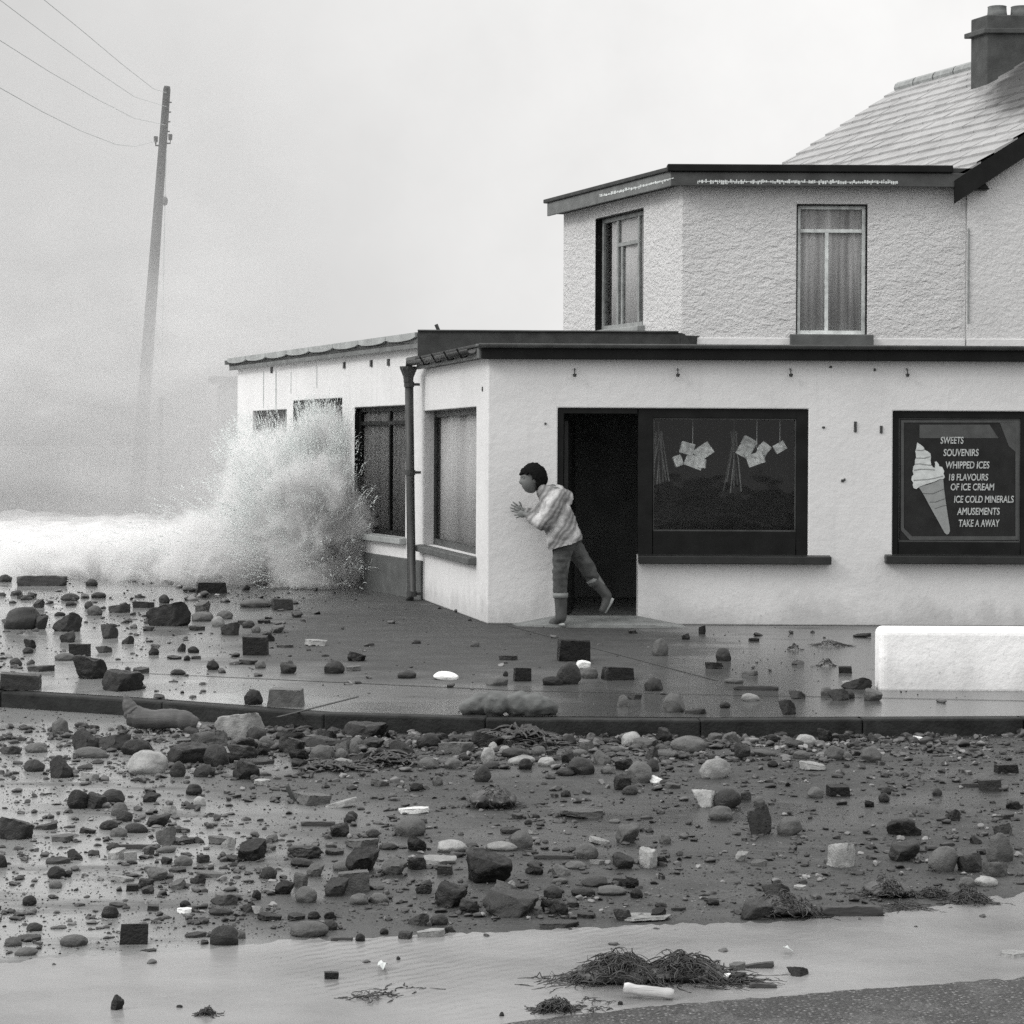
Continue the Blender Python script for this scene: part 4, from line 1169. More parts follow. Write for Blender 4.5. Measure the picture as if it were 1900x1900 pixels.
# flying drops and clots of water
def drops(n, seed):
    r_ = random.Random(seed); mb = MB(); cnt = 0; tries = 0
    octv = [(1, 0, 0), (-1, 0, 0), (0, 1, 0), (0, -1, 0), (0, 0, 1), (0, 0, -1)]
    octf = [(0, 2, 4), (2, 1, 4), (1, 3, 4), (3, 0, 4), (2, 0, 5), (1, 2, 5), (3, 1, 5), (0, 3, 5)]
    src = Vector((-2.3, 26.9, -0.3))
    def one(p, s_, dr, el_):
        nonlocal cnt
        a = dr; b = a.cross(Vector((0.3, 1, 0.2))).normalized(); c2 = a.cross(b)
        w_ = s_ * r_.uniform(0.7, 1.1)
        mb.add([p + a * (x * s_ * el_) + b * (y * w_) + c2 * (z * w_) for x, y, z in octv], octf); cnt += 1
    while cnt < n and tries < n * 40:
        tries += 1
        c_, q_ = SPL[r_.choices(range(7), (6, 4, 3.2, 1.6, 0.6, 2.0, 0.9))[0]]
        v = Vector((r_.gauss(0, 1), r_.gauss(0, 1), r_.gauss(0, 1))).normalized() * (r_.random() ** 0.35) * 1.32
        p = Vector((c_[0] + v.x * q_[0], c_[1] + v.y * q_[1], c_[2] + v.z * q_[2]))
        if p.z < 0.02 or p.y < 25.4: continue
        if p.x > B.x + DW.x * (p.y - B.y) - 0.06: continue
        nv = mnoise.fractal((p.x * 2.3, p.y * 2.3, p.z * 2.3), 0.7, 2.2, 5)
        if nv < 0.02 + 0.45 * max(0, v.length - 0.75): continue
        dr = (p - src); dr += Vector((r_.gauss(0, .3), r_.gauss(0, .3), r_.gauss(0, .3))) * dr.length * 0.5; dr.normalize()
        if r_.random() < 0.22:                     # torn string of drops
            q = p.copy(); s0 = r_.uniform(0.004, 0.008)
            for k in range(r_.randint(5, 14)):
                one(q, s0 * r_.uniform(0.5, 1.1), dr, r_.uniform(1.5, 3.5))
                q = q + dr * r_.uniform(0.008, 0.028) + Vector((r_.gauss(0, .004), r_.gauss(0, .004), r_.gauss(0, .004)))
                dr = (dr + Vector((0, 0, -0.05))).normalized(); s0 *= 0.95
        else:
            one(p, r_.uniform(0.002, 0.0055) if r_.random() < 0.96 else r_.uniform(0.006, 0.010), dr, r_.uniform(1.0, 2.6))
    me = bpy.data.meshes.new('spray_drop'); me.from_pydata(mb.v, [], mb.f); me.update()
    o = mk('spray_drop', me, M['drop'], sp_o, True)
    tag(o, kind='stuff')
drops(90000, 11)
def dens_mist(k, pos):
    sp_ = k.n.new('ShaderNodeSeparateXYZ'); k.L(pos, sp_.inputs[0])
    low = k.mr(sp_.outputs['Z'], 0.4, 5.2, 1.0, 0.0, True)
    mid = k.math('POWER', k.mr(sp_.outputs['Z'], 1.0, 10.0, 1.0, 0.0), 1.7)
    n1 = k.noise(pos, 0.45, 5, 0.6, 0.5)
    base = k.math('ADD', k.math('MULTIPLY', low, k.mr(n1, 0.3, 0.65, 0.11, 0.40, True)), k.math('MULTIPLY', mid, k.mr(n1, 0.2, 0.8, 0.12, 0.26)))
    ex = k.math('MULTIPLY', k.mr(sp_.outputs['X'], -5.2, -3.2, 1.0, 0.0, True), k.mr(sp_.outputs['X'], -17.0, -14.5, 0.0, 1.0, True))
    ez = k.mr(sp_.outputs['Z'], 8.5, 11.5, 1.0, 0.0, True)
    ey = k.math('MULTIPLY', k.mr(sp_.outputs['Y'], 33.5, 36.5, 0.0, 1.0, True), k.mr(sp_.outputs['Y'], 41.5, 44.0, 1.0, 0.0, True))
    return k.math('MULTIPLY', k.math('MULTIPLY', base, ex), k.math('MULTIPLY', ey, ez))
ms = vol_box('sea_mist', (-17.0, 33.5, -0.2), (-3.2, 44.3, 11.5), dens_mist, col_mist, 0.7, 0.1, step=0.5)
tag(ms, 'grey drifting spray hiding the foot of the telegraph pole', 'mist', kind='stuff')

# ================================================================== STONES
ICO = {}
def ico(sub):
    if sub not in ICO:
        bm = bmesh.new(); bmesh.ops.create_icosphere(bm, subdivisions=sub, radius=1.0)
        bm.verts.ensure_lookup_table()
        ICO[sub] = ([v.co.copy() for v in bm.verts], [tuple(v.index for v in f.verts) for f in bm.faces]); bm.free()
    return ICO[sub]
def rock_mesh(shape, seed, sub=4):
    r_ = random.Random(seed * 31 + ord(shape)); V, Fc = ico(sub); V = [v.copy() for v in V]
    off = Vector((r_.uniform(0, 50), r_.uniform(0, 50), r_.uniform(0, 50)))
    planes = []
    def pl(nv, h): planes.append((Vector(nv).normalized(), h))
    if shape == 'a':
        for _ in range(9): pl((r_.gauss(0, 1), r_.gauss(0, 1), r_.gauss(0, 0.7)), r_.uniform(0.5, 0.85))
        pl((r_.uniform(-.6, .6), r_.uniform(-.4, .3), 1), r_.uniform(0.4, 0.8))
    elif shape == 's':
        for sgn in (1, -1): pl((r_.uniform(-.15, .15), r_.uniform(-.15, .15), sgn), r_.uniform(0.26, 0.36))
        for k in range(6):
            th = k * 1.05 + r_.uniform(-.3, .3); pl((math.cos(th), math.sin(th), r_.uniform(-.25, .25)), r_.uniform(0.6, 0.85))
    elif shape == 'b':
        for ax in range(3):
            for sgn in (1, -1):
                nv = [r_.uniform(-.07, .07) for _ in range(3)]; nv[ax] = sgn; pl(nv, 0.55)
        for _ in range(4): pl((r_.gauss(0, 1), r_.gauss(0, 1), r_.gauss(0, 1)), r_.uniform(0.78, 0.9))
    elif shape in 're':
        for _ in range(3): pl((r_.gauss(0, 1), r_.gauss(0, 1), r_.gauss(0, 1)), r_.uniform(0.78, 0.95))
    pl((r_.uniform(-.08, .08), 0, -1), {'a': 0.46, 's': 0.3, 'b': 0.55, 'r': 0.62, 'e': 0.60}[shape])
    amp = {'a': 0.32, 's': 0.06, 'b': 0.025, 'r': 0.12, 'e': 0.09}[shape]
    out = []
    for v in V:
        p = v * (1 + amp * mnoise.fractal(v * 1.3 + off, 0.9, 2.0, 3))
        if shape in 're': p = p * (1 + 0.10 * v.x * (1 if r_ else 1) * 0.6)
        for _ in range(2):
            for nv, h in planes:
                d = p.dot(nv) - h
                if d > 0: p = p - nv * d * 0.97
        if shape in 'asb':
            p += v * (0.075 if shape == 'a' else 0.045 if shape == 's' else 0.02) * mnoise.fractal(v * 3.2 + off, 0.75, 2.2, 5)
        else:
            p += v * 0.012 * mnoise.noise(v * 5 + off)
        out.append(p)
    lo = [min(p[i] for p in out) for i in range(3)]; hi = [max(p[i] for p in out) for i in range(3)]
    out = [tuple((p[i] - (lo[i] + hi[i]) / 2) / (hi[i] - lo[i]) for i in range(3)) for p in out]
    me = bpy.data.meshes.new('stone'); me.from_pydata(out, [], Fc); me.update()
    for p in me.polygons: p.use_smooth = True
    me.materials.append(M['rock'])
    return me
PROTO = {s: [rock_mesh(s, k) for k in range(9 if s == 'a' else 6)] for s in 'raesb'}
SH = {'k': 0.009, 'd': 0.026, 'm': 0.085, 'p': 0.26, 'w': 0.80}
#  x, bottom y, width, height, shade, shape  (photo pixels)
ST = """10 1080 24 14 d r|170 1088 22 14 d r|392 1101 55 22 k b|352 1098 25 9 d e|49 1112 34 9 d s|130 1115 35 14 d r|72 1128 20 16 d a|165 1130 17 14 d r
183 1110 27 12 d e|222 1137 40 17 d s|266 1128 40 13 d s|42 1168 69 40 d r|77 1168 24 27 d a|125 1172 54 35 k a|317 1162 77 44 k a|375 1153 40 17 m r|417 1148 30 16 m e|404 1162 24 18 p r
475 1127 60 17 m e|524 1132 37 22 d b|455 1159 27 8 k s|490 1157 23 8 k s|365 1170 30 10 d s|475 1174 17 13 m r|473 1216 47 38 k b|586 1199 40 13 p s|529 1202 30 7 d s|337 1209 17 15 k a
147 1218 39 24 k b|192 1211 30 12 d a|52 1213 20 12 d r|168 1260 66 42 k a|224 1283 74 40 k a|120 1226 37 15 m e|30 1236 24 15 d r|77 1246 50 13 d s|37 1281 74 33 d b|470 1308 34 28 k r
532 1312 64 36 m b|535 1250 30 20 d a|620 1250 37 24 d r|483 1240 20 14 m r|461 1233 34 10 d s|323 1224 27 7 k s|347 1226 12 10 k r|112 1362 32 29 m r|448 1372 86 50 p a|476 1376 37 25 d r
160 1392 57 37 k a|204 1392 77 26 d a|254 1402 60 28 k r|172 1407 64 22 m e|273 1437 74 42 p r|67 1397 40 20 m e|20 1400 44 17 d a|64 1432 39 22 d r|114 1444 47 39 k a|167 1449 34 18 p s
158 1428 30 10 d e|350 1417 74 34 k a|401 1423 47 40 d r|451 1407 57 24 d a|330 1442 29 29 d r|379 1442 40 22 d r|456 1447 49 36 k a|485 1457 27 12 p s|387 1384 67 27 m a|539 1376 54 22 d a
579 1374 34 12 m s|542 1397 50 30 d a|600 1389 74 22 k a|595 1413 39 30 m r|633 1411 25 22 m r|145 1501 40 35 k r|177 1501 37 29 d a|209 1491 44 25 d r|222 1514 30 24 m r|281 1489 29 18 d a
360 1476 30 20 k r|370 1496 24 17 p r|579 1494 67 24 m s|633 1499 60 15 p s|30 1558 67 40 d a|87 1540 40 13 d s|202 1540 35 17 k r|220 1553 32 17 m r|254 1546 42 20 d e|293 1535 44 22 d a
116 1562 40 15 m s|308 1568 37 33 m a|337 1568 47 12 k s|412 1567 50 16 m s|468 1598 52 38 k a|755 1259 34 16 d e|827 1262 46 17 w e|881 1200 17 10 m r|943 1225 34 10 d s|970 1264 32 25 k b
922 1272 40 18 m e|938 1255 10 10 k r|1066 1227 60 40 k b|1055 1270 47 42 d r|1026 1272 38 18 k e|1083 1240 26 14 w a|1095 1259 30 20 m r|1146 1262 54 25 k b|1213 1282 35 24 d r|1156 1312 20 22 m r
1178 1298 25 11 d s|1225 1217 30 32 m r|662 1227 34 17 k a|656 1245 27 10 m s|677 1372 84 30 k a|853 1379 50 17 k e|846 1399 64 25 m s|905 1389 60 30 k a|694 1389 40 20 d a|662 1385 25 17 m r
637 1402 30 27 m a|657 1402 20 26 m r|608 1409 30 25 m r|674 1416 60 20 d s|745 1402 50 27 k a|795 1427 40 20 m r|841 1427 32 20 m r|906 1416 27 28 p r|913 1427 33 15 d e|937 1399 20 15 p r
915 1392 17 15 p r|957 1406 50 20 d e|967 1419 50 18 p e|999 1402 27 17 m r|1014 1421 32 15 p r|1078 1438 50 30 d r|1051 1440 37 15 k e|1075 1402 30 13 m e|1129 1436 27 13 m r|1172 1386 37 27 p r
1196 1392 47 20 m a|1146 1396 27 12 m e|1159 1429 34 20 k a|1188 1453 47 37 m r|1156 1466 32 28 k a|1211 1432 24 24 d r|1217 1453 29 13 w a|1169 1475 30 17 d r|895 1451 32 30 d r|812 1458 20 18 m r
773 1468 25 15 k r|706 1459 35 13 m s|768 1510 57 13 w s|760 1552 58 38 m e|1078 1519 80 20 m s|980 1530 15 9 k r|947 1547 37 12 k s|967 1574 42 32 m r|990 1548 20 8 p s|839 1582 54 25 p e
932 1579 55 19 p e|883 1591 34 20 m a|908 1640 84 57 k a|815 1604 64 15 p s|1088 1594 42 27 m r|1112 1567 37 13 p s|1068 1613 37 16 m e|1108 1604 27 10 p s|1156 1613 40 28 d a|1202 1611 34 38 p a
1225 1606 27 18 k a|1102 1646 50 20 d e|1136 1662 54 20 m e|1082 1664 44 18 k e|1181 1667 23 18 k r|1039 1640 30 12 m e|1034 1658 27 10 k e|691 1554 27 15 d r|672 1575 60 20 m s|721 1577 34 14 d e
674 1618 64 42 k a|733 1624 47 30 m a|772 1614 34 22 k a|637 1616 40 20 m e|656 1655 57 40 m b|626 1664 46 34 d a|666 1679 34 19 m r|704 1677 37 18 m r|836 1685 57 42 k a|869 1689 32 20 d a
940 1666 44 30 m a|950 1702 110 42 d a|620 1587 35 12 d s|1303 1177 13 17 k a|1272 1187 15 11 k a|1342 1227 28 24 d r|1325 1241 32 14 k s|1399 1190 20 6 k s|1568 1249 24 13 k b|1600 1183 33 7 k s
1391 1253 30 9 m s|1362 1268 35 11 m e|1250 1322 42 35 m r|1290 1325 40 11 d s|1392 1301 35 15 p e|1345 1314 20 11 k r|1460 1326 31 28 k a|1478 1297 33 15 d a|1533 1292 22 17 m r|1572 1273 22 11 p e
1589 1279 55 22 k a|1555 1300 44 22 d a|1577 1296 18 15 d r|1620 1301 33 22 m a|1277 1397 66 33 m e|1207 1382 20 12 p r|1240 1406 52 15 m e|1209 1410 22 24 d a|1377 1411 30 33 d a|1417 1404 48 15 m e
1495 1384 40 20 p r|1473 1390 40 18 m a|1487 1408 33 15 m r|1508 1430 48 17 p s|1434 1424 20 13 k r|1548 1411 37 26 m r|1572 1411 22 15 m r|1616 1415 42 28 m r|1325 1445 58 40 p e|1248 1463 30 11 m s
1312 1498 56 32 p a|1349 1500 50 38 d e|1338 1522 46 24 m r|1408 1548 46 53 d a|1463 1550 46 35 m e|1513 1481 29 20 m r|1555 1478 39 22 k b|1644 1474 20 13 d r|1640 1489 20 17 k r|1867 1435 40 18 k b
1837 1468 40 22 d b|1677 1551 60 31 k a|1679 1599 59 37 d a|1561 1610 50 46 p a|1751 1618 48 52 m e|1800 1619 46 35 d a|1854 1599 50 52 m r|1848 1627 48 28 m a|1858 1551 40 22 d a|1882 1502 30 15 k a
1861 1520 40 9 k s|1793 1647 30 18 m r|1830 1645 42 20 p e|1439 1669 52 28 d a|1484 1651 22 9 p s|1323 1680 24 12 k r|1401 1706 60 31 d a|1408 1607 31 12 m s|1697 1374 33 8 w s|3 1610 20 22 k r
108 1604 45 13 d s|139 1596 31 18 k a|105 1631 34 22 k r|126 1628 18 11 k a|103 1649 24 13 m r|210 1578 25 13 d r|242 1597 24 17 p b|340 1607 34 20 m e|330 1619 32 9 k s|437 1599 37 11 k s
376 1602 24 16 d a|390 1628 53 12 m s|416 1680 50 20 d a|476 1670 17 18 k r|342 1695 26 12 w s|55 1681 26 18 k r|408 1699 42 16 d e|250 1752 50 40 k b|416 1755 52 36 d r|447 1742 17 15 m r
137 1757 50 24 m e|24 1757 32 17 m r|55 1747 42 12 d s|49 1774 42 17 m e|64 1728 29 15 d r|363 1740 40 10 k s|276 1768 30 7 d s|217 1877 22 28 k a|333 1872 12 7 k r|563 1609 45 17 k e
566 1594 63 23 d a|568 1675 40 28 m r|529 1660 35 25 k a|558 1647 27 27 m a|572 1739 76 32 m e|613 1726 26 18 d r|582 1706 22 14 k r|613 1706 22 14 k a|550 1708 32 12 k s|668 1749 18 16 k r
753 1745 29 16 d a|776 1717 40 21 d a|815 1717 32 20 d r|800 1741 52 18 p s|834 1732 24 14 d a|787 1659 29 16 k a|871 1694 34 24 d a|713 1734 16 11 k r|615 1819 26 16 k b|931 1888 9 10 k r
739 1783 8 8 k r|1037 1724 72 16 d s|1154 1708 34 21 d a|1222 1705 29 20 k a|1192 1712 98 10 p s|1088 1704 34 11 k s|1064 1684 22 10 k a|1368 1803 30 18 m s|1347 1820 20 12 w a|1371 1824 34 16 k a
1480 1814 40 18 k a|1151 1867 10 9 k r|1880 1779 46 14 p s"""
LAND = [('the log at the foam', 76, 1080), ('the upright dark brick', 473, 1200), ('the square grey brick', 532, 1295), ('the forked driftwood branch', 295, 1335), ('the big pale boulder', 273, 1415),
        ('the white pavement stone', 827, 1252), ('the sodden sack', 945, 1305), ('the shop door', 1110, 1150), ('the low white wall', 1660, 1240), ('the flat kelp mat', 955, 1362),
        ('the white slab', 768, 1505), ('the barnacled lump', 917, 1485), ('the huge square rock', 908, 1612), ('the long smooth cobble', 572, 1722), ('the kelp heap', 1200, 1800),
        ('the black plank', 1580, 1692), ('the tall pitted rock', 1408, 1520), ('the bright angular chunk', 1561, 1585), ('the leaning pale egg', 1325, 1425), ('the curved tile shard', 552, 1470),
        ('the big egg stone', 1751, 1592), ('the thick flat slate', 1078, 1510), ('the wide broken slab', 950, 1680), ('the dark kelp strips', 690, 1425), ('the shop drainpipe', 764, 1105)]
SPECIAL = {(473, 1216): 'dark brick standing upright on the wet pavement, mirrored in the water', (532, 1312): 'square grey brick lying near the kerb edge left of centre',
           (273, 1437): 'big smooth pale boulder below the kerb at the left', (827, 1262): 'bright white oval stone on the pavement left of the sodden sack',
           (768, 1510): 'bright white slab resting on the road behind a rounded cobble', (908, 1640): 'huge dark squarish rock, biggest on the middle of the road',
           (572, 1739): 'long smooth cylindrical cobble near the water edge', (1408, 1548): 'tall dark pitted rock standing on the right half of the road',
           (1561, 1610): 'bright angular chunk of stone standing alone on the right of the road', (1325, 1445): 'large pale egg shaped stone leaning up, just below the kerb',
           (1751, 1618): 'big grey egg stone leaning left in the right hand cluster', (1078, 1519): 'thick flat slate lying alone on the middle of the road',
           (950, 1702): 'wide broken dark slab just behind the water edge, right of centre', (656, 1655): 'grey brick with holes in a pile of stones on the road',
           (317, 1162): 'largest dark jagged rock among the stones near the foam', (1854, 1599): 'big round grey stone at the right edge of the photo',
           (217, 1877): 'black pointed stone standing alone in the water at lower left', (615, 1819): 'small black block lying alone in the muddy water',
           (392, 1101): 'dark concrete block at the edge of the white foam', (1202, 1611): 'pale tilted block with a dark right side on the road'}
SW = {'k': 'dark', 'd': 'dark grey', 'm': 'grey', 'p': 'pale', 'w': 'white'}
PW = {'r': 'round cobble', 'e': 'oval cobble', 'a': 'angular rock', 's': 'flat slab', 'b': 'squared block'}
rows = []
for ch in ST.replace('\n', '|').split('|'):
    a = ch.split(); rows.append((float(a[0]), float(a[1]), float(a[2]), float(a[3]), a[4], a[5]))
rx_ = random.Random(77)
def free(x, y, w_):
    return all(abs(x - a[0]) > 0.36 * (w_ + a[2]) or abs(y - a[1]) > 0.30 * (w_ + a[3]) * 0.6 for a in rows)
for (xa_, xb_, ya_, yb_, cnt_, w0_, w1_) in ((330, 1280, 1376, 1428, 34, 24, 52), (150, 700, 1470, 1600, 16, 20, 36), (180, 1260, 1560, 1712, 46, 20, 46), (40, 560, 1105, 1260, 22, 20, 40), (1250, 1650, 1372, 1420, 10, 20, 38), (700, 1880, 1450, 1690, 16, 18, 32)):
    k_ = 0; t_ = 0
    while k_ < cnt_ and t_ < 600:
        t_ += 1
        x = rx_.uniform(xa_, xb_); y = rx_.uniform(ya_, yb_); w_ = w0_ + (w1_ - w0_) * rx_.random() ** 1.8
        y = max(y, lerp_tab(KERB, x) + 42) if ya_ > 1360 else min(y, lerp_tab(KERB, x) - 6)
        if not free(x, y, w_): continue
        sh = rx_.choices('kdmp', (36, 36, 22, 6))[0]; sp_ = rx_.choices('aresb', (46, 22, 14, 14, 4))[0]
        h_ = w_ * {'a': rx_.uniform(.5, .85), 'r': rx_.uniform(.55, .8), 'e': rx_.uniform(.32, .48), 's': rx_.uniform(.22, .36), 'b': rx_.uniform(.5, .65)}[sp_]
        rows.append((round(x), round(y), w_, h_, sh, sp_)); k_ += 1
desc = {}
for i, (x, yb, w_, h_, sh, sp_) in enumerate(rows):
    yc = yb - h_ / 2
    best = min(LAND, key=lambda l: math.hypot((l[1] - x), (l[2] - yc) * 1.6) + (1e4 if math.hypot(l[1] - x, l[2] - yc) < 18 else 0))
    dx, dy = x - best[1], (yc - best[2]) * 1.6
    dr = ('left of' if dx < 0 else 'right of') if abs(dx) > abs(dy) else ('in front of' if dy > 0 else 'behind')
    size = 'small' if w_ < 26 else ('large' if w_ > 50 else 'medium')
    if best[0] == 'the shop door' and dr == 'behind': dr = 'left of'
    desc[i] = (size + ' ' + SW[sh] + ' ' + PW[sp_], dr + ' ' + best[0], math.hypot(dx, dy))
keys = {}
for i, d_ in desc.items():
    if (int(rows[i][0]), int(rows[i][1])) in SPECIAL: continue
    keys.setdefault((d_[0], d_[1]), []).append((d_[2], i))
ORD = ['nearest', 'second nearest', 'third nearest', 'fourth nearest', 'fifth nearest', 'sixth nearest', 'seventh nearest', 'eighth nearest', 'ninth nearest', 'tenth nearest', 'eleventh nearest', 'twelfth nearest']
LAB = {}
for kx, lst in keys.items():
    lst.sort()
    for r_, (_, i) in enumerate(lst):
        LAB[i] = kx[0] + (' ' if len(lst) == 1 else ', ' + ORD[r_] + ' ') + kx[1]
def kerbY(X):
    for a, b in zip(kp, kp[1:]):
        if a.x <= X <= b.x: return a.y + (b.y - a.y) * (X - a.x) / (b.x - a.x)
    return 14.0
rk = random.Random(21)
TILT = {(1325, 1445): -24, (1751, 1618): 34, (1463, 1550): -28, (760, 1552): -10, (1202, 1611): -6, (1188, 1453): -18, (1349, 1500): 28, (217, 1877): 15, (1088, 1594): 10, (1112, 1567): -10, (633, 1499): -12, (827, 1262): -6}
for i, (x, yb, w_, h_, sh, sp_) in enumerate(rows):
    on_pave = yb < lerp_tab(KERB, x) + 2
    z = 0.0 if on_pave else RZ
    p = G(x, yb, z)
    s = F / p.y; wd_, ht = w_ / s, h_ / s
    dp = wd_ * (rk.uniform(0.6, 0.9) if sp_ != 'b' else rk.uniform(0.5, 0.7))
    ht = max(ht, 0.012)
    # part of the seen height is the top face of the stone
    seen_top = dp * 0.7 * (H - z) / p.y
    ht2 = max(ht * 0.6, ht - seen_top * 0.7) if sp_ in 'sbe' else ht
    Y = p.y + dp * 0.42
    if not on_pave: Y = min(Y, kerbY(p.x) - dp * 0.5 - 0.01)
    o = bpy.data.objects.new({'r': 'cobble', 'e': 'cobble', 'a': 'rock', 's': 'stone_slab', 'b': 'stone_block'}[sp_], PROTO[sp_][rk.randrange(len(PROTO[sp_]))])
    COL.objects.link(o)
    o.scale = (wd_ * 1.04, dp, ht2 * 1.12)
    tl = TILT.get((int(x), int(yb)), rk.uniform(-7, 7) if sp_ != 'b' else rk.uniform(-3, 3))
    yaw = rk.choice((0, 180)) + rk.uniform(-14, 14)
    o.rotation_euler = (R(rk.uniform(-5, 5)), R(tl), R(yaw))
    o.location = (p.x * Y / p.y, Y, z + ht2 * 0.44)
    cv = SH[sh] * rk.uniform(0.8, 1.2)
    o.color = (cv * 1.0, cv * 1.01, cv * 1.0, 1)
    key = (int(x), int(yb))
    tag(o, SPECIAL.get(key, LAB.get(i, 'stone')), {'r': 'stone', 'e': 'stone', 'a': 'rock', 's': 'stone', 'b': 'block'}[sp_], 'stones thrown up by the sea')

# ------------------------------------------------------------------ gravel (uncountable small stones)
def gravel(name, n, region, seed, smin, smax, label):
    r_ = random.Random(seed); vs = []; fs = []; c = 0; tr = 0
    def proto(sub):
        V, Fc = ico(sub); out = []
        for k in range(14):
            off = Vector((k * 7.3, 1, 2)); pr = random.Random(k)
            pls = [(Vector((pr.gauss(0, 1), pr.gauss(0, 1), pr.gauss(0, .8))).normalized(), pr.uniform(0.45, 0.8)) for _ in range(7 if k % 2 else 2)]
            o_ = []
            for v in V:
                q = v * (1 + 0.5 * mnoise.noise(v * 1.1 + off))
                for nv, h in pls:
                    d = q.dot(nv) - h
                    if d > 0: q = q - nv * d
                o_.append(q)
            out.append(o_)
        return out, Fc
    P1, P2 = proto(1), proto(3)
    while c < n and tr < n * 40:
        tr += 1
        x = r_.uniform(-420, 2420); y = r_.uniform(region[0], region[1])
        den = region[2](x, y)
        if r_.random() > den: continue
        kt = lerp_tab(KERB, x)
        if kt - 4 < y < kt + 42: 
            if y < kt + 30: continue
        z = 0.0 if y < kt else RZ
        p = G(x, y, z)
        if z == 0 and p.y > 20.9 and x > 880: continue
        s = F / p.y
        sz = (smin + (smax - smin) * r_.random() ** 3.0) / s / 2
        a = r_.uniform(0, 6.28); ca, sa = math.cos(a), math.sin(a); fx, fy, fz = r_.uniform(0.8, 1.6), r_.uniform(0.7, 1.1), r_.uniform(0.35, 0.8)
        b0 = len(vs)
        PP, Fc = P2 if sz * s > 3.6 else P1
        for v in PP[r_.randrange(14)]:
            X, Y_, Z = v.x * fx, v.y * fy, v.z * fz
            vs.append((p.x + sz * (X * ca - Y_ * sa), p.y + sz * (X * sa + Y_ * ca), z + sz * (Z + fz * 0.42)))
        fs += [tuple(i + b0 for i in f) for f in Fc]; c += 1
    me = bpy.data.meshes.new(name); me.from_pydata(vs, [], fs); me.update()
    o = mk(name, me, M['gravel'], None, True)
    tag(o, label, 'gravel', kind='stuff')
def m_gravel():
    k = NT('wet_gravel'); b = k.bsdf(Roughness=0.4)
    v = k.n.new('ShaderNodeTexVoronoi'); v.inputs['Scale'].default_value = 13.0
    k.L(k.world(), v.inputs['Vector'])
    s_ = k.n.new('ShaderNodeSeparateColor'); k.L(v.outputs['Color'], s_.inputs[0])
    k.L(k.ramp(s_.outputs[0], [(0.0, 0.007), (0.6, 0.024), (0.88, 0.075), (1.0, 0.24)]), b.inputs['Base Color'])
    return k.m
M['gravel'] = m_gravel()
def den_road(x, y):
    c = mnoise.noise((x * 0.006, y * 0.018, 1.7)) * 0.5 + 0.5
    c2 = mnoise.noise((x * 0.02, y * 0.06, 5.7)) * 0.5 + 0.5
    b = lerp_tab([(1360, 1.0), (1440, 0.75), (1480, 0.4), (1600, 0.5), (1690, 0.6), (1720, 0.35)], y)
    edge = lerp_tab([(x_, y_) for x_, y_ in top], x)
    if y > edge - 14: return 0.006 if y < edge + 60 else 0.0
    rgt = lerp_tab([(0, 1.0), (1000, 0.8), (1900, 0.75)], x)
    return max(0.0, b * rgt * (c * 0.8 + c2 * 0.9 - 0.45))
def den_pave(x, y):
    if y > lerp_tab(KERB, x): return 0
    c = mnoise.noise((x * 0.01, y * 0.03, 8.7)) * 0.5 + 0.5
    l = lerp_tab([(0, 1.0), (450, 0.8), (600, 0.25), (1100, 0.10), (1300, 0.15), (1900, 0.10)], x)
    b = lerp_tab([(1078, 1.0), (1160, 0.7), (1200, 0.45), (1300, 0.25)], y)
    if y < 1110 and x > 690: return 0
    return max(0.0, l * b * (c * 2.0 - 0.55))
def den_line(x, y):     # denser drift of stones against the kerb
    kt = lerp_tab(KERB, x)
    d = (y - kt - 30) / 62.0
    l = lerp_tab([(0, 0.6), (300, 1.0), (1250, 1.0), (1600, 0.8), (1900, 0.3)], x)
    return max(0.0, l * (1 - d)) * (0.4 + 0.6 * (mnoise.noise((x * 0.02, y * 0.03, 2)) * 0.5 + 0.5)) if d > 0 else 0
gravel('gravel', 9000, (1365, 1800, den_road), 31, 2.5, 19.0, 'small dark stones and grit strewn over the wet road')
gravel('gravel', 860, (1078, 1325, den_pave), 32, 3.0, 20.0, 'small stones and grit strewn over the wet pavement')
gravel('gravel', 2500, (1350, 1440, den_line), 33, 5.0, 25.0, 'drift of small cobbles washed up along the foot of the kerb')

def den_grit(x, y):
    kt = lerp_tab(KERB, x)
    if y < kt: return 0.6 * den_pave(x, y)
    c = mnoise.noise((x * 0.010, y * 0.03, 11.7)) * 0.5 + 0.5; c2 = mnoise.noise((x * 0.035, y * 0.10, 15.7)) * 0.5 + 0.5
    edge = lerp_tab([(x_, y_) for x_, y_ in top], x)
    if y > edge - 6: return 0.004 if y < edge + 90 else 0.0
    return max(0.0, (c * 0.9 + c2 * 0.9 - 0.55)) * lerp_tab([(1380, 1.0), (1480, 0.6), (1600, 0.8), (1700, 1.0)], y)
gravel('grit', 21000, (1078, 1840, den_grit), 34, 1.3, 5.5, 'fine dark grit scattered over the wet road and pavement')

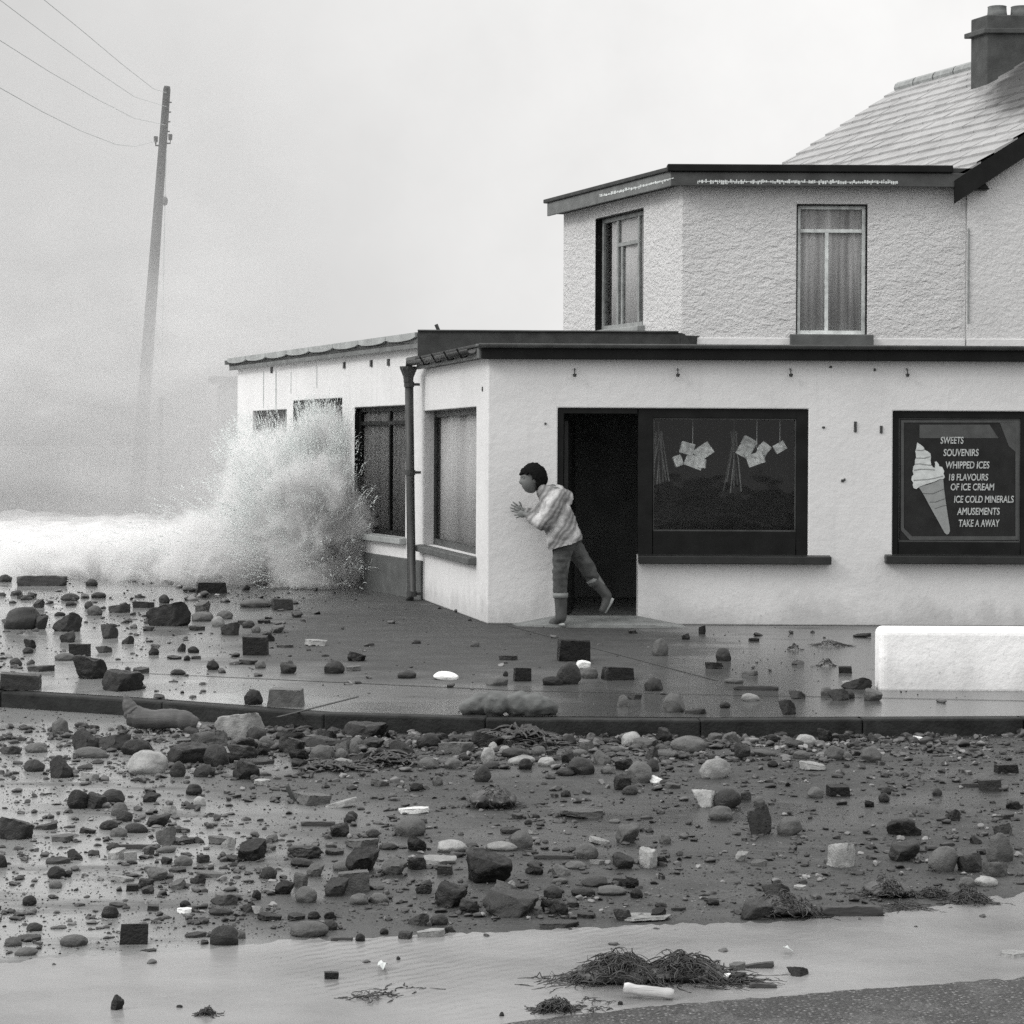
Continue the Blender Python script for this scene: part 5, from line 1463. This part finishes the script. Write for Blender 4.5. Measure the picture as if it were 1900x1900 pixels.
# ------------------------------------------------------------------ driftwood, seaweed, debris
def plank(name, x, yb, w_, h_, mat, label, cat, tilt=0.0, yaw=0.0, dep=0.5, jag=0.02, seed=1):
    on_p = yb < lerp_tab(KERB, x) + 2; z = 0.0 if on_p else RZ
    p = G(x, yb, z); s = F / p.y; L, ht = w_ / s, h_ / s
    V, Fc = ico(4); r_ = random.Random(seed); out = []
    for v in V:
        q = Vector((max(-.85, min(.85, v.x)) / .85, max(-.6, min(.6, v.y)) / .6, max(-.55, min(.55, v.z)) / .55))
        q += Vector((0.10 * mnoise.noise((q.x * 2, q.y * 4, seed)), 0.25 * mnoise.noise((q.x * 2.2, 1.1, seed)), 0.22 * mnoise.noise((q.x * 2.6, 7.7, seed)))) + v * 0.06 * mnoise.noise(v * 6)
        out.append((q.x * L / 2, q.y * ht * dep, q.z * ht / 2))
    me = bpy.data.meshes.new(name); me.from_pydata(out, [], Fc); me.update()
    o = mk(name, me, mat, None, True); o.location = (p.x, p.y + ht * dep, z + ht * 0.5); o.rotation_euler = (0, R(tilt), R(yaw))
    tag(o, label, cat); return o
plank('driftwood_log', 76, 1087, 90, 18, M['wood'], 'dark driftwood log lying at the edge of the foam', 'log', seed=2)
plank('driftwood_plank', 1582, 1702, 112, 19, M['wood'], 'black waterlogged plank beside a weed covered rock at the right', 'plank', tilt=-1, seed=3)
plank('driftwood_stick', 1028, 1594, 74, 7, M['wood'], 'thin dark stick right of the huge square rock', 'stick', seed=4)
plank('driftwood_stick', 253, 1576, 66, 8, M['wood'], 'thin dark stick lying among stones at the left', 'stick', seed=5)
plank('driftwood_stick', 634, 1747, 40, 7, M['wood'], 'short dark stick near the water edge, right of the long smooth cobble', 'stick', seed=6)
plank('driftwood_stick', 1403, 1281, 82, 8, M['wood'], 'dark stick lying on the pavement left of the low white wall', 'stick', seed=7)
plank('driftwood_stick', 1410, 1799, 52, 11, M['wood'], 'curved black stick at the upper right of the kelp heap', 'stick', tilt=-8, seed=8)
plank('driftwood_stick', 1416, 1836, 50, 10, M['wood'], 'black stick lying in the water below the curved stick', 'stick', tilt=3, seed=9)
plank('driftwood_stick', 1800, 1461, 36, 7, M['wood'], 'small dark stick pointing at a block near the right edge', 'stick', seed=10)
plank('driftwood_plank', 590, 1533, 62, 8, M['wood'], 'narrow dark plank among stones on the left half of the road', 'plank', seed=12)
p = G(1204, 1856, RZ + 0.004)
mb = MB(); r_ = random.Random(4); pts = []; rr = []
for i in range(15):
    t = i / 14
    pts.append(W(1157 + 93 * t, 1832 + 14 * t + 1.2 * math.sin(5 * t), p.y + 0.03 - 0.02 * t)); rr.append(0.0185 * (1 + 0.18 * mnoise.noise((t * 6, 2, 3))) * (0.8 if i in (0, 14) else 1))
mb.tube(pts, rr, 12)
o = mb.build('white_stick', M['bark_white'], None, True, origin=p)
tag(o, 'white bleached stick lying at the foot of the kelp heap', 'stick')
# forked driftwood branch against the kerb
p = G(300, 1362, RZ)
s = F / p.y
def dp_(x, y, o=0.0): return W(x, y, p.y + 0.05 + o)
mb = MB()
def knot(pts, rad, n=16, sub=6):
    P, Q = [], []
    for (a, b), (ra, rb) in zip(zip(pts, pts[1:]), zip(rad, rad[1:])):
        for k in range(sub):
            t = k / sub; P.append(a.lerp(b, t)); Q.append((ra + (rb - ra) * t) * (1 + 0.13 * mnoise.noise((len(P) * 0.55, ra * 90, 1.0))))
    P.append(pts[-1]); Q.append(rad[-1]); mb.tube(P, Q, n)
knot([dp_(366, 1345), dp_(346, 1337), dp_(320, 1334, .02), dp_(288, 1335, .04), dp_(260, 1333, .05), dp_(240, 1330, .06)], [0.040, 0.060, 0.062, 0.058, 0.066, 0.060])
knot([dp_(262, 1334, .05), dp_(246, 1322, .06), dp_(238, 1307, .06), dp_(233, 1293, .06), dp_(231, 1288, .06)], [0.066, 0.058, 0.040, 0.018, 0.006])
knot([dp_(340, 1340, .02), dp_(354, 1353, -.02), dp_(366, 1361, -.03)], [0.048, 0.036, 0.018])
V_ = mb.v; mb.v = [tuple(Vector(v) + Vector((0, 0, 1)) * 0.010 * mnoise.fractal(Vector(v) * 11, 0.8, 2.1, 4)) for v in V_]
o = mb.build('driftwood_branch', M['wood_mid'], None, True, origin=Vector((p.x, p.y, RZ)))
mb = MB(); mb.tube([dp_(362, 1344), dp_(372, 1349, -.01)], [0.036, 0.020], 8); mb.build('broken_end', M['bark_white'], o)
tag(o, 'forked grey driftwood branch leaning against the kerb at the left', 'driftwood')
# sodden sack on the kerb
p = G(945, 1329, 0.0)
def sk(x, y, o=0.0): return W(x, y, p.y + 0.10 + o)
def blob(name, pts, mat, label=None, cat=None, sub=2, parent=None, origin=None, group=None):
    """soft lumpy mass from overlapping ellipsoids remeshed into one surface"""
    bm = bmesh.new()
    for (c_, r_, seed) in pts:
        V, Fc = ico(3); b0 = []
        for v in V:
            q = Vector((v.x * r_[0], v.y * r_[1], v.z * r_[2])) * (1 + 0.22 * mnoise.fractal(v * 1.8 + Vector((seed, 0, 0)), 0.8, 2, 4))
            b0.append(bm.verts.new(Vector(c_) + q))
        for f in Fc: bm.faces.new([b0[i] for i in f])
    me = bpy.data.meshes.new(name); bm.to_mesh(me); bm.free()
    if origin is not None:
        me.transform(Matrix.Translation(-Vector(origin)))
    o = mk(name, me, mat, parent, True, origin=origin)
    rm = o.modifiers.new('remesh', 'REMESH'); rm.mode = 'VOXEL'; rm.voxel_size = 0.012; rm.use_smooth_shade = True
    if label: tag(o, label, cat, group)
    return o
blob('sodden_sack', [(sk(995, 1308), (0.12, 0.10, 0.075), 1), (sk(960, 1306), (0.10, 0.10, 0.08), 3), (sk(920, 1306), (0.09, 0.11, 0.085), 5), (sk(882, 1310, .03), (0.08, 0.09, 0.06), 7), (sk(893, 1296, .05), (0.06, 0.08, 0.04), 9), (sk(1022, 1314, .02), (0.05, 0.06, 0.05), 11), (sk(866, 1314), (0.05, 0.06, 0.045), 13)],
     M['sack'], 'sodden lumpy sack lying on the edge of the kerb', 'sack', origin=Vector((p.x, p.y + .1, 0)))
# curved tile shard and barnacled lump
p = G(552, 1487, RZ)
mb = MB(); vs = []; nn = 10
for j in range(7):
    for i in range(nn + 1):
        t = i / nn; v_ = j / 6
        th = -0.5 + 1.6 * t
        q = W(536 + 36 * t * (0.4 + 0.6 * v_) + 0 * v_, 1487 - (33 * (1 - t) ** 1.4) * (1 - 0.25 * v_), p.y + 0.10 * v_ * (1 - 0.3 * t))
        vs.append(q)
mb.add(vs, [(j * (nn + 1) + i, j * (nn + 1) + i + 1, (j + 1) * (nn + 1) + i + 1, (j + 1) * (nn + 1) + i) for j in range(6) for i in range(nn)])
o = mb.build('tile_shard', M['fascia'], None, True, origin=p); so = o.modifiers.new('thick', 'SOLIDIFY'); so.thickness = 0.02
tag(o, 'dark curved tile shard standing on edge on the road', 'shard')

def weed(name, x, yb, w_, h_, n, label, seed, dep=0.7, flat=False, rad=(0.0012, 0.0034), group=None, stray=0.25):
    n = int(n * 1.9)
    on_p = yb < lerp_tab(KERB, x) + 2; z = 0.0 if on_p else RZ
    p = G(x, yb, z); s = F / p.y; L, ht = w_ / s, h_ / s; D = max(0.05, min(L * dep, 0.5)); r_ = random.Random(seed)
    if not on_p: p.y = min(p.y, kerbY(p.x) - D - 0.02)
    mb = MB()
    for k in range(n):
        cx, cy = r_.gauss(0, 0.28) * L, r_.gauss(0, 0.25) * D
        th = r_.uniform(0, 6.28); ln = r_.uniform(0.12, 0.4) * min(L, 0.5) + 0.015; pts = []
        curl = r_.uniform(-2.5, 2.5)
        hmax = ht * max(0.08, (1 - (abs(cx) / (L * 0.55)) ** 2)) * (0.8 + 0.35 * mnoise.noise((cx * 6 / max(L, .1), 0.3, seed * 1.7)))
        zb = r_.random() ** 0.7 * hmax
        m = 7
        X, Y_ = cx, cy
        for i in range(m):
            t = i / (m - 1); th += curl / m + r_.uniform(-.5, .5)
            X += math.cos(th) * ln / m; Y_ += math.sin(th) * ln / m
            lim = max(0.06, 1 - (abs(X) / (L * 0.6)) ** 2)
            zz_ = zb * lim * (0.75 + 0.25 * math.sin(t * 3.1 + 0.2)) + r_.uniform(0, .006)
            if r_.random() < stray * 0.12: zz_ += r_.uniform(0, ht * 0.2)
            pts.append((p.x + X, p.y + D * 0.5 + Y_, z + max(0.004, zz_)))
        ra = r_.uniform(*rad)
        mb.tube(pts, [ra * (1 - 0.6 * abs(2 * i / (m - 1) - 1)) for i in range(m)], 4, False)
    me = bpy.data.meshes.new(name); o3 = Vector((p.x, p.y + D * .5, z))
    me.from_pydata([tuple(Vector(v) - o3) for v in mb.v], [], mb.f); me.update()
    o = mk(name, me, M['weed'], None, True, origin=o3)
    tag(o, label, 'seaweed', group or 'seaweed washed up by the storm'); return o
def core(o, x, yb, w_, h_, seed):      # dense wet heart of a big heap, part of it
    z = o.location.z; p = G(x, yb, z); s = F / p.y
    blob('matted_core', [((p.x + dx * w_ / s, p.y + 0.10, z + 0.3 * h_ / s), (0.2 * w_ / s, 0.12, 0.42 * h_ / s * k), seed + dx * 9) for dx, k in ((-0.25, .9), (0, 1.0), (0.22, 1.0), (0.36, 0.5), (-.38, .5))], M['weed'], parent=o)
o = weed('seaweed_heap', 1145, 1832, 160, 58, 420, 'left mound of the big kelp heap in the water, behind the white stick', 1)
core(o, 1145, 1830, 130, 40, 2)
o = weed('seaweed_heap', 1275, 1828, 160, 50, 420, 'right mound of the big kelp heap in the water', 3)
core(o, 1275, 1826, 130, 36, 4)
weed('seaweed_clump', 1378, 1834, 90, 16, 60, 'flat tail of seaweed trailing right from the kelp heap', 5)
o = weed('seaweed_clump', 1470, 1705, 110, 46, 200, 'weed covered mound at the left end of the black plank', 6); core(o, 1470, 1703, 80, 40, 7)
o = weed('seaweed_clump', 1655, 1668, 90, 34, 170, 'dark mound of seaweed above the black plank at the right', 8); core(o, 1655, 1666, 80, 30, 9)
weed('seaweed_clump', 1736, 1668, 60, 20, 80, 'small low seaweed patch right of the dark seaweed mound', 10)
weed('seaweed_clump', 1806, 1681, 76, 28, 130, 'ragged seaweed clump nearest the right edge by the water', 12)
weed('seaweed_strand', 1690, 1693, 92, 9, 40, 'long thin seaweed strand lying right of the black plank', 13)
weed('seaweed_clump', 1030, 1884, 70, 28, 110, 'small seaweed tuft below the kelp heap near the bottom edge', 14)
weed('seaweed_strand', 1100, 1880, 100, 7, 16, 'thin strand trailing right from the small bottom tuft', 15)
weed('seaweed_strand', 690, 1860, 84, 10, 22, 'feathery strand of seaweed floating on the pale water', 16)
weed('seaweed_strand', 750, 1848, 100, 4, 8, 'thin stalk trailing right from the feathery strand', 17)
weed('seaweed_clump', 381, 1888, 32, 18, 40, 'tiny dark tuft in the water at the lower left', 18)
weed('seaweed_clump', 1476, 1206, 26, 12, 30, 'small tuft of weed on the pavement, left of two others', 19)
weed('seaweed_clump', 1543, 1200, 56, 13, 50, 'low wide tuft of weed on the pavement near the shop wall', 20)
weed('seaweed_clump', 1535, 1237, 26, 20, 40, 'round dark tuft of weed on the pavement left of the white wall', 21)
o = weed('kelp_mat', 955, 1372, 190, 34, 130, 'flat dark kelp mat lying against the foot of the kerb', 22, rad=(0.006, 0.016)); core(o, 950, 1374, 160, 24, 23)
weed('kelp_strip', 620, 1432, 140, 14, 60, 'long dark kelp strip in front of the stones below the kerb', 24, rad=(0.006, 0.014))
weed('kelp_strip', 715, 1424, 150, 18, 70, 'ropy kelp strip among stones, left of the flat kelp mat', 25, rad=(0.006, 0.014))
o = weed('barnacled_lump', 917, 1502, 82, 40, 120, 'barnacled dark lump alone on the middle of the road', 26)
o['category'] = 'rock'
core(o, 915, 1502, 78, 46, 27)
# scraps of white paper
for x, y, w_, h_, lb in ((710, 1800, 22, 13, 'torn scrap of white paper lying on the muddy water'), (1463, 1771, 22, 6, 'narrow scrap of white paper on the water at the right')):
    p = G(x, y, RZ + 0.008); s = F / p.y; r_ = random.Random(int(x)); mb = MB(); k = 9
    pts = [Vector((math.cos(6.283 * i / k) * w_ / s / 2 * r_.uniform(.6, 1.1), math.sin(6.283 * i / k) * h_ / s * 1.8 * r_.uniform(.6, 1.1), 0.004 + r_.uniform(0, .02))) for i in range(k)]
    mb.add([(0, 0, .02)] + pts, [(0, 1 + i, 1 + (i + 1) % k) for i in range(k)])
    o = mb.build('paper_scrap', M['cream'], None); o.location = p + Vector((0, 0.03, 0))
    so = o.modifiers.new('thick', 'SOLIDIFY'); so.thickness = 0.002
    tag(o, lb, 'paper')

# ================================================================== PERSON
YQ = 20.66
def J(x, y, o=0.0): return W(x, y, YQ + o)
def skin(verts, edges, radii, sub=2, root=0):
    me = bpy.data.meshes.new('sk'); me.from_pydata([tuple(v) for v in verts], edges, []); me.update()
    o = bpy.data.objects.new('sk', me); COL.objects.link(o)
    o.modifiers.new('skin', 'SKIN')
    o.modifiers['skin'].branch_smoothing = 0.6
    for i, v in enumerate(me.skin_vertices[0].data):
        r_ = radii[i]; v.radius = r_ if isinstance(r_, tuple) else (r_, r_); v.use_root = (i == root)
    s_ = o.modifiers.new('sub', 'SUBSURF'); s_.levels = sub; s_.render_levels = sub
    dg = bpy.context.evaluated_depsgraph_get()
    m2 = bpy.data.meshes.new_from_object(o.evaluated_get(dg))
    bpy.data.objects.remove(o)
    return m2
def join(meshes):
    bm = bmesh.new()
    for m in meshes: bm.from_mesh(m)
    out = bpy.data.meshes.new('j'); bm.to_mesh(out); bm.free(); return out
per = thing('person', 'person in striped jumper, jeans and boots leaning forward, peering round the shop corner', 'person', tuple(J(1045, 1158)))
NEAR, FARR = -0.15, 0.15
jt = dict(wrN=J(975, 954, -0.02), wrF=J(970, 947, 0.25))
def fuse(chains, voxel=0.012, smooth=5, cut=None):
    """sphere-swept limbs melted into one continuous surface"""
    mb = MB(); V, Fc = ico(2)
    for ch in chains:
        for (p, r_) in ch: mb.add([p + v * r_ for v in V], Fc)
        for (p, ra), (q, rb) in zip(ch, ch[1:]): mb.tube([p, q], [ra, rb], 14)
    me = bpy.data.meshes.new('f'); me.from_pydata(mb.v, [], mb.f); me.update()
    o = bpy.data.objects.new('f', me); COL.objects.link(o)
    rm = o.modifiers.new('r', 'REMESH'); rm.mode = 'VOXEL'; rm.voxel_size = voxel
    sm = o.modifiers.new('s', 'SMOOTH'); sm.factor = 0.5; sm.iterations = smooth
    dg = bpy.context.evaluated_depsgraph_get()
    m2 = bpy.data.meshes.new_from_object(o.evaluated_get(dg)); bpy.data.objects.remove(o)
    if cut:
        bm = bmesh.new(); bm.from_mesh(m2)
        bmesh.ops.bisect_plane(bm, geom=bm.verts[:] + bm.edges[:] + bm.faces[:], plane_co=cut[0], plane_no=cut[1], clear_outer=True)
        bm.to_mesh(m2); bm.free()
    return m2
def ch(*a): return [(J(x, y, o), r_) for x, y, o, r_ in a]
body_m = fuse([ch((1052, 1003, 0, .12), (1044, 975, 0, .115), (1034, 945, 0, .12), (1026, 922, 0, .125), (1006, 908, 0, .055), (994, 898, 0, .052)),
               ch((1048, 1012, -.08, .085), (1040, 1080, -.07, .055), (1041, 1142, -.06, .042)), ch((1056, 1012, .08, .085), (1092, 1054, .09, .055), (1124, 1100, .10, .040)),
               ch((1030, 918, -.10, .08), (1024, 948, -.18, .05), (1010, 968, -.19, .045), (975, 954, -.02, .030)),
               ch((1028, 916, .10, .08), (1008, 942, .18, .05), (996, 957, .21, .043), (970, 947, .25, .028))])
# head, facing left and a little down
def head_mesh():
    V, Fc = ico(5); out = []
    def gs(d, s_): return math.exp(-(d / s_) ** 2)
    for v in V:
        x, y, z = v.x, v.y, v.z                      # -x is the face
        X, Y_, Z = x * 0.098, y * 0.076, z * 0.122
        if z < 0:
            k = -z
            if x > 0: X *= 1 - 0.45 * k
            Y_ *= 1 - 0.28 * k * k
            X -= 0.012 * k
        if x < 0:
            fr_ = -x
            X -= 0.022 * gs(Z + 0.018, 0.020) * gs(Y_, 0.014) * fr_            # nose
            X -= 0.010 * gs(Z - 0.012, 0.022) * gs(Y_, 0.010) * fr_
            X -= 0.006 * gs(Z - 0.036, 0.012) * fr_                            # brow
            for e_ in (-1, 1): X += 0.012 * gs(Z - 0.016, 0.013) * gs(Y_ - e_ * 0.031, 0.017) * fr_
            X -= 0.007 * gs(Z + 0.056, 0.008) * gs(Y_, 0.022) * fr_            # lips
            X -= 0.006 * gs(Z + 0.072, 0.007) * gs(Y_, 0.020) * fr_
            X -= 0.012 * gs(Z + 0.105, 0.022) * gs(Y_, 0.026) * fr_            # chin
        out.append((X, Y_, Z))
    bm = bmesh.new(); vv = [bm.verts.new(o) for o in out]
    for f in Fc: bm.faces.new([vv[i] for i in f])
    for e_ in (-1, 1):                                # ears
        V2, F2 = ico(3); vv = [bm.verts.new((0.012 + a.x * 0.020, e_ * (0.074 + a.y * 0.009), -0.005 + a.z * 0.032)) for a in V2]
        for f in F2: bm.faces.new([vv[i] for i in f])
        V2, F2 = ico(2); vv = [bm.verts.new((-0.078 + a.x * 0.011, e_ * 0.031 + a.y * 0.013, 0.016 + a.z * 0.010)) for a in V2]
        for f in F2: bm.faces.new([vv[i] for i in f])
    me = bpy.data.meshes.new('head'); bm.to_mesh(me); bm.free(); return me
HC = J(988, 889)
HM = Matrix.Translation(HC) @ Matrix.Rotation(R(8), 4, 'Z') @ Matrix.Rotation(R(-6), 4, 'Y') @ Matrix.Scale(1.1, 4)
hd = head_mesh(); hd.transform(HM)
def hand_mesh(wrist, d, up, nrm, side):
    """palm and five fingers; d along fingers, up towards the thumb, nrm away from the palm face"""
    ms = []; f_ = 0.86
    V, Fc = ico(3); bm = bmesh.new()
    vv = [bm.verts.new(wrist + d * (0.045 + v.x * 0.055) + up * (v.z * 0.042) + nrm * (v.y * 0.016)) for v in V]
    for f in Fc: bm.faces.new([vv[i] for i in f])
    me = bpy.data.meshes.new('palm'); bm.to_mesh(me); bm.free(); ms.append(me)
    for k, (o_, ln, sp_) in enumerate(((0.030, 0.074, 0.34), (0.010, 0.084, 0.10), (-0.011, 0.078, -0.14), (-0.031, 0.060, -0.40))):
        base = wrist + d * 0.070 + up * o_; dirf = (d + up * sp_).normalized()
        p1 = base + dirf * ln * 0.45; p2 = p1 + (dirf - nrm * 0.22).normalized() * ln * 0.32; p3 = p2 + (dirf - nrm * 0.4).normalized() * ln * 0.25
        ms.append(skin([base, p1, p2, p3], [(0, 1), (1, 2), (2, 3)], [.0115, .010, .009, .0075], 1))
    b = wrist + d * 0.028 + up * 0.030; p1 = b + (d * 0.5 + up * 0.85).normalized() * 0.038; p2 = p1 + (d * 0.75 + up * 0.55).normalized() * 0.032
    ms.append(skin([b, p1, p2], [(0, 1), (1, 2)], [.014, .0115, .009], 1))
    out = join(ms); T = Matrix.Translation(wrist); out.transform(T @ Matrix.Scale(0.86, 4) @ T.inverted())
    return out
dN = (J(948, 950, 0.22) - jt['wrN']); dN = Vector((-0.86, 0.46, 0.06)).normalized()
handN = hand_mesh(jt['wrN'], dN, Vector((0, 0, 1)), Vector((-0.46, -0.86, 0)).normalized(), 1)
handF = hand_mesh(jt['wrF'], Vector((-0.93, 0.12, 0.32)).normalized(), Vector((0.3, 0, 1)).normalized(), Vector((0, -1, 0)), -1)
body = join([body_m, hd, handN, handF])
mk('body', body, M['skin'], per, True)
# hair
V, Fc = ico(5); keep = []; out = []
for v in V:
    n_ = 1.02 + 0.075 * mnoise.fractal(v * 4.2, 0.7, 2.3, 5)
    X, Y_, Z = v.x * 0.124 * n_, v.y * 0.106 * n_, v.z * 0.140 * n_
    if v.z < 0 and v.x > 0: X *= 1 - 0.25 * -v.z
    X += 0.008
    out.append(Vector((X, Y_, Z)))
def hairy(v):
    w = 0.13 * mnoise.noise(v * 5.0)
    v = v + Vector((w, 0, w))
    return (v.z > 0.36 - 0.25 * max(0, v.x + 0.6)) or (v.x > 0.02 and v.z > -0.70) or (v.x > -0.22 and v.z > -0.05)
fs = [f for f in Fc if all(hairy(V[i]) for i in f)]
me = bpy.data.meshes.new('hair'); me.from_pydata([tuple(o) for o in out], [], fs); me.update(); me.transform(HM)
ho = mk('hair', me, M['hair'], per, True); so = ho.modifiers.new('thick', 'SOLIDIFY'); so.thickness = 0.02; so.offset = -1
# jumper: torso, hem and two full sleeves
tors = [(1010, 914, .075), (1024, 925, .130), (1029, 946, .150), (1039, 972, .160), (1046, 996, .168), (1048, 1022, .17)]
hemA, hemB = J(1012, 1021), J(1077, 1001)
hn = Vector((hemB - hemA)).cross(Vector((0, 1, 0))).normalized()
if hn.z > 0: hn = -hn
jm = fuse([ch(*[(x, y, o, r_) for x, y, r_ in tors]) for o in (-.065, .065)] +
          [ch((1034, 924, -.15, .10), (1025, 948, -.20, .095), (1012, 969, -.20, .085), (992, 963, -.12, .064), (980, 957, -.045, .044)),
           ch((1030, 922, .13, .10), (1010, 943, .19, .085), (998, 957, .21, .070), (978, 950, .24, .044)), ch((1034, 917, 0, .095), (1045, 926, 0, .10))],
          0.013, 4, (hemA, hn))
for v in jm.vertices:
    w_ = mnoise.fractal(v.co * 7.0, 0.8, 2.1, 4)
    v.co += v.normal * (0.020 * w_ + 0.010 * mnoise.noise((v.co.x * 18, v.co.y * 8, v.co.z * 12)))
o3 = J(1040, 960)
jm.transform(Matrix.Translation(-o3))
jo = mk('jumper', jm, M['jumper'], None, True, origin=o3); attach(jo, per)
# jeans
tm = fuse([ch((1052, 1000, -.06, .115), (1045, 1018, -.08, .098), (1040, 1050, -.075, .084), (1039, 1080, -.07, .074), (1040, 1106, -.065, .066)),
           ch((1052, 1000, .06, .115), (1061, 1014, .075, .098), (1078, 1036, .085, .083), (1092, 1056, .09, .074), (1104, 1081, .095, .062)),
           ch((1050, 1000, -.06, .115), (1054, 1000, .06, .115))], 0.012, 4)
for v in tm.vertices: v.co += v.normal * (0.010 * mnoise.fractal(v.co * 9, 0.8, 2, 3) + 0.009 * mnoise.noise((v.co.x * 6 + v.co.z * 4, v.co.y * 6, v.co.z * 22)))
mk('jeans', tm, M['denim'], per, True)
# boots
def boot(pts, rad, band, sole_pts, nm='boot'):
    b_ = mk(nm, fuse([list(zip(pts, rad))], 0.010, 3), M['boot'], per, True)
    mb = MB(); mb.tube(band[0], band[1], 16); mb.build('boot_top', M['bootband'], b_, True)
    mb = MB(); mb.tube(sole_pts[0], sole_pts[1], 10); mb.build('sole', M['sole'], b_, True)
gz = 0.03
toe = Vector((-0.40, 0.62, 0)).normalized()
an = J(1041, 1148, -0.06); an.z = gz + 0.065
boot([J(1040, 1100, -0.065), J(1041, 1125, -0.06), an, an + Vector((0, 0, -0.04)) + toe * 0.07, an + Vector((0, 0, -0.055)) + toe * 0.15], [.068, .060, .055, .045, .036],
     ([J(1040, 1100, -0.065), J(1040, 1109, -0.065)], [.074, .072]),
     ([Vector((an.x, an.y, gz)) - toe * 0.05, Vector((an.x, an.y, gz)) + toe * 0.06, Vector((an.x, an.y, gz)) + toe * 0.18], [.016, .018, .016]))
h1 = J(1130, 1106, 0.10); t1 = J(1119, 1133, 0.08)
boot([J(1101, 1076, 0.095), J(1116, 1092, 0.10), J(1126, 1105, 0.10), J(1124, 1118, 0.09), J(1118, 1132, 0.08)], [.062, .054, .050, .042, .034],
     ([J(1099, 1073, 0.095), J(1105, 1082, 0.096)], [.068, .066]),
     ([J(1137, 1110, 0.095), J(1132, 1120, 0.09), J(1122, 1137, 0.08)], [.016, .017, .015]))
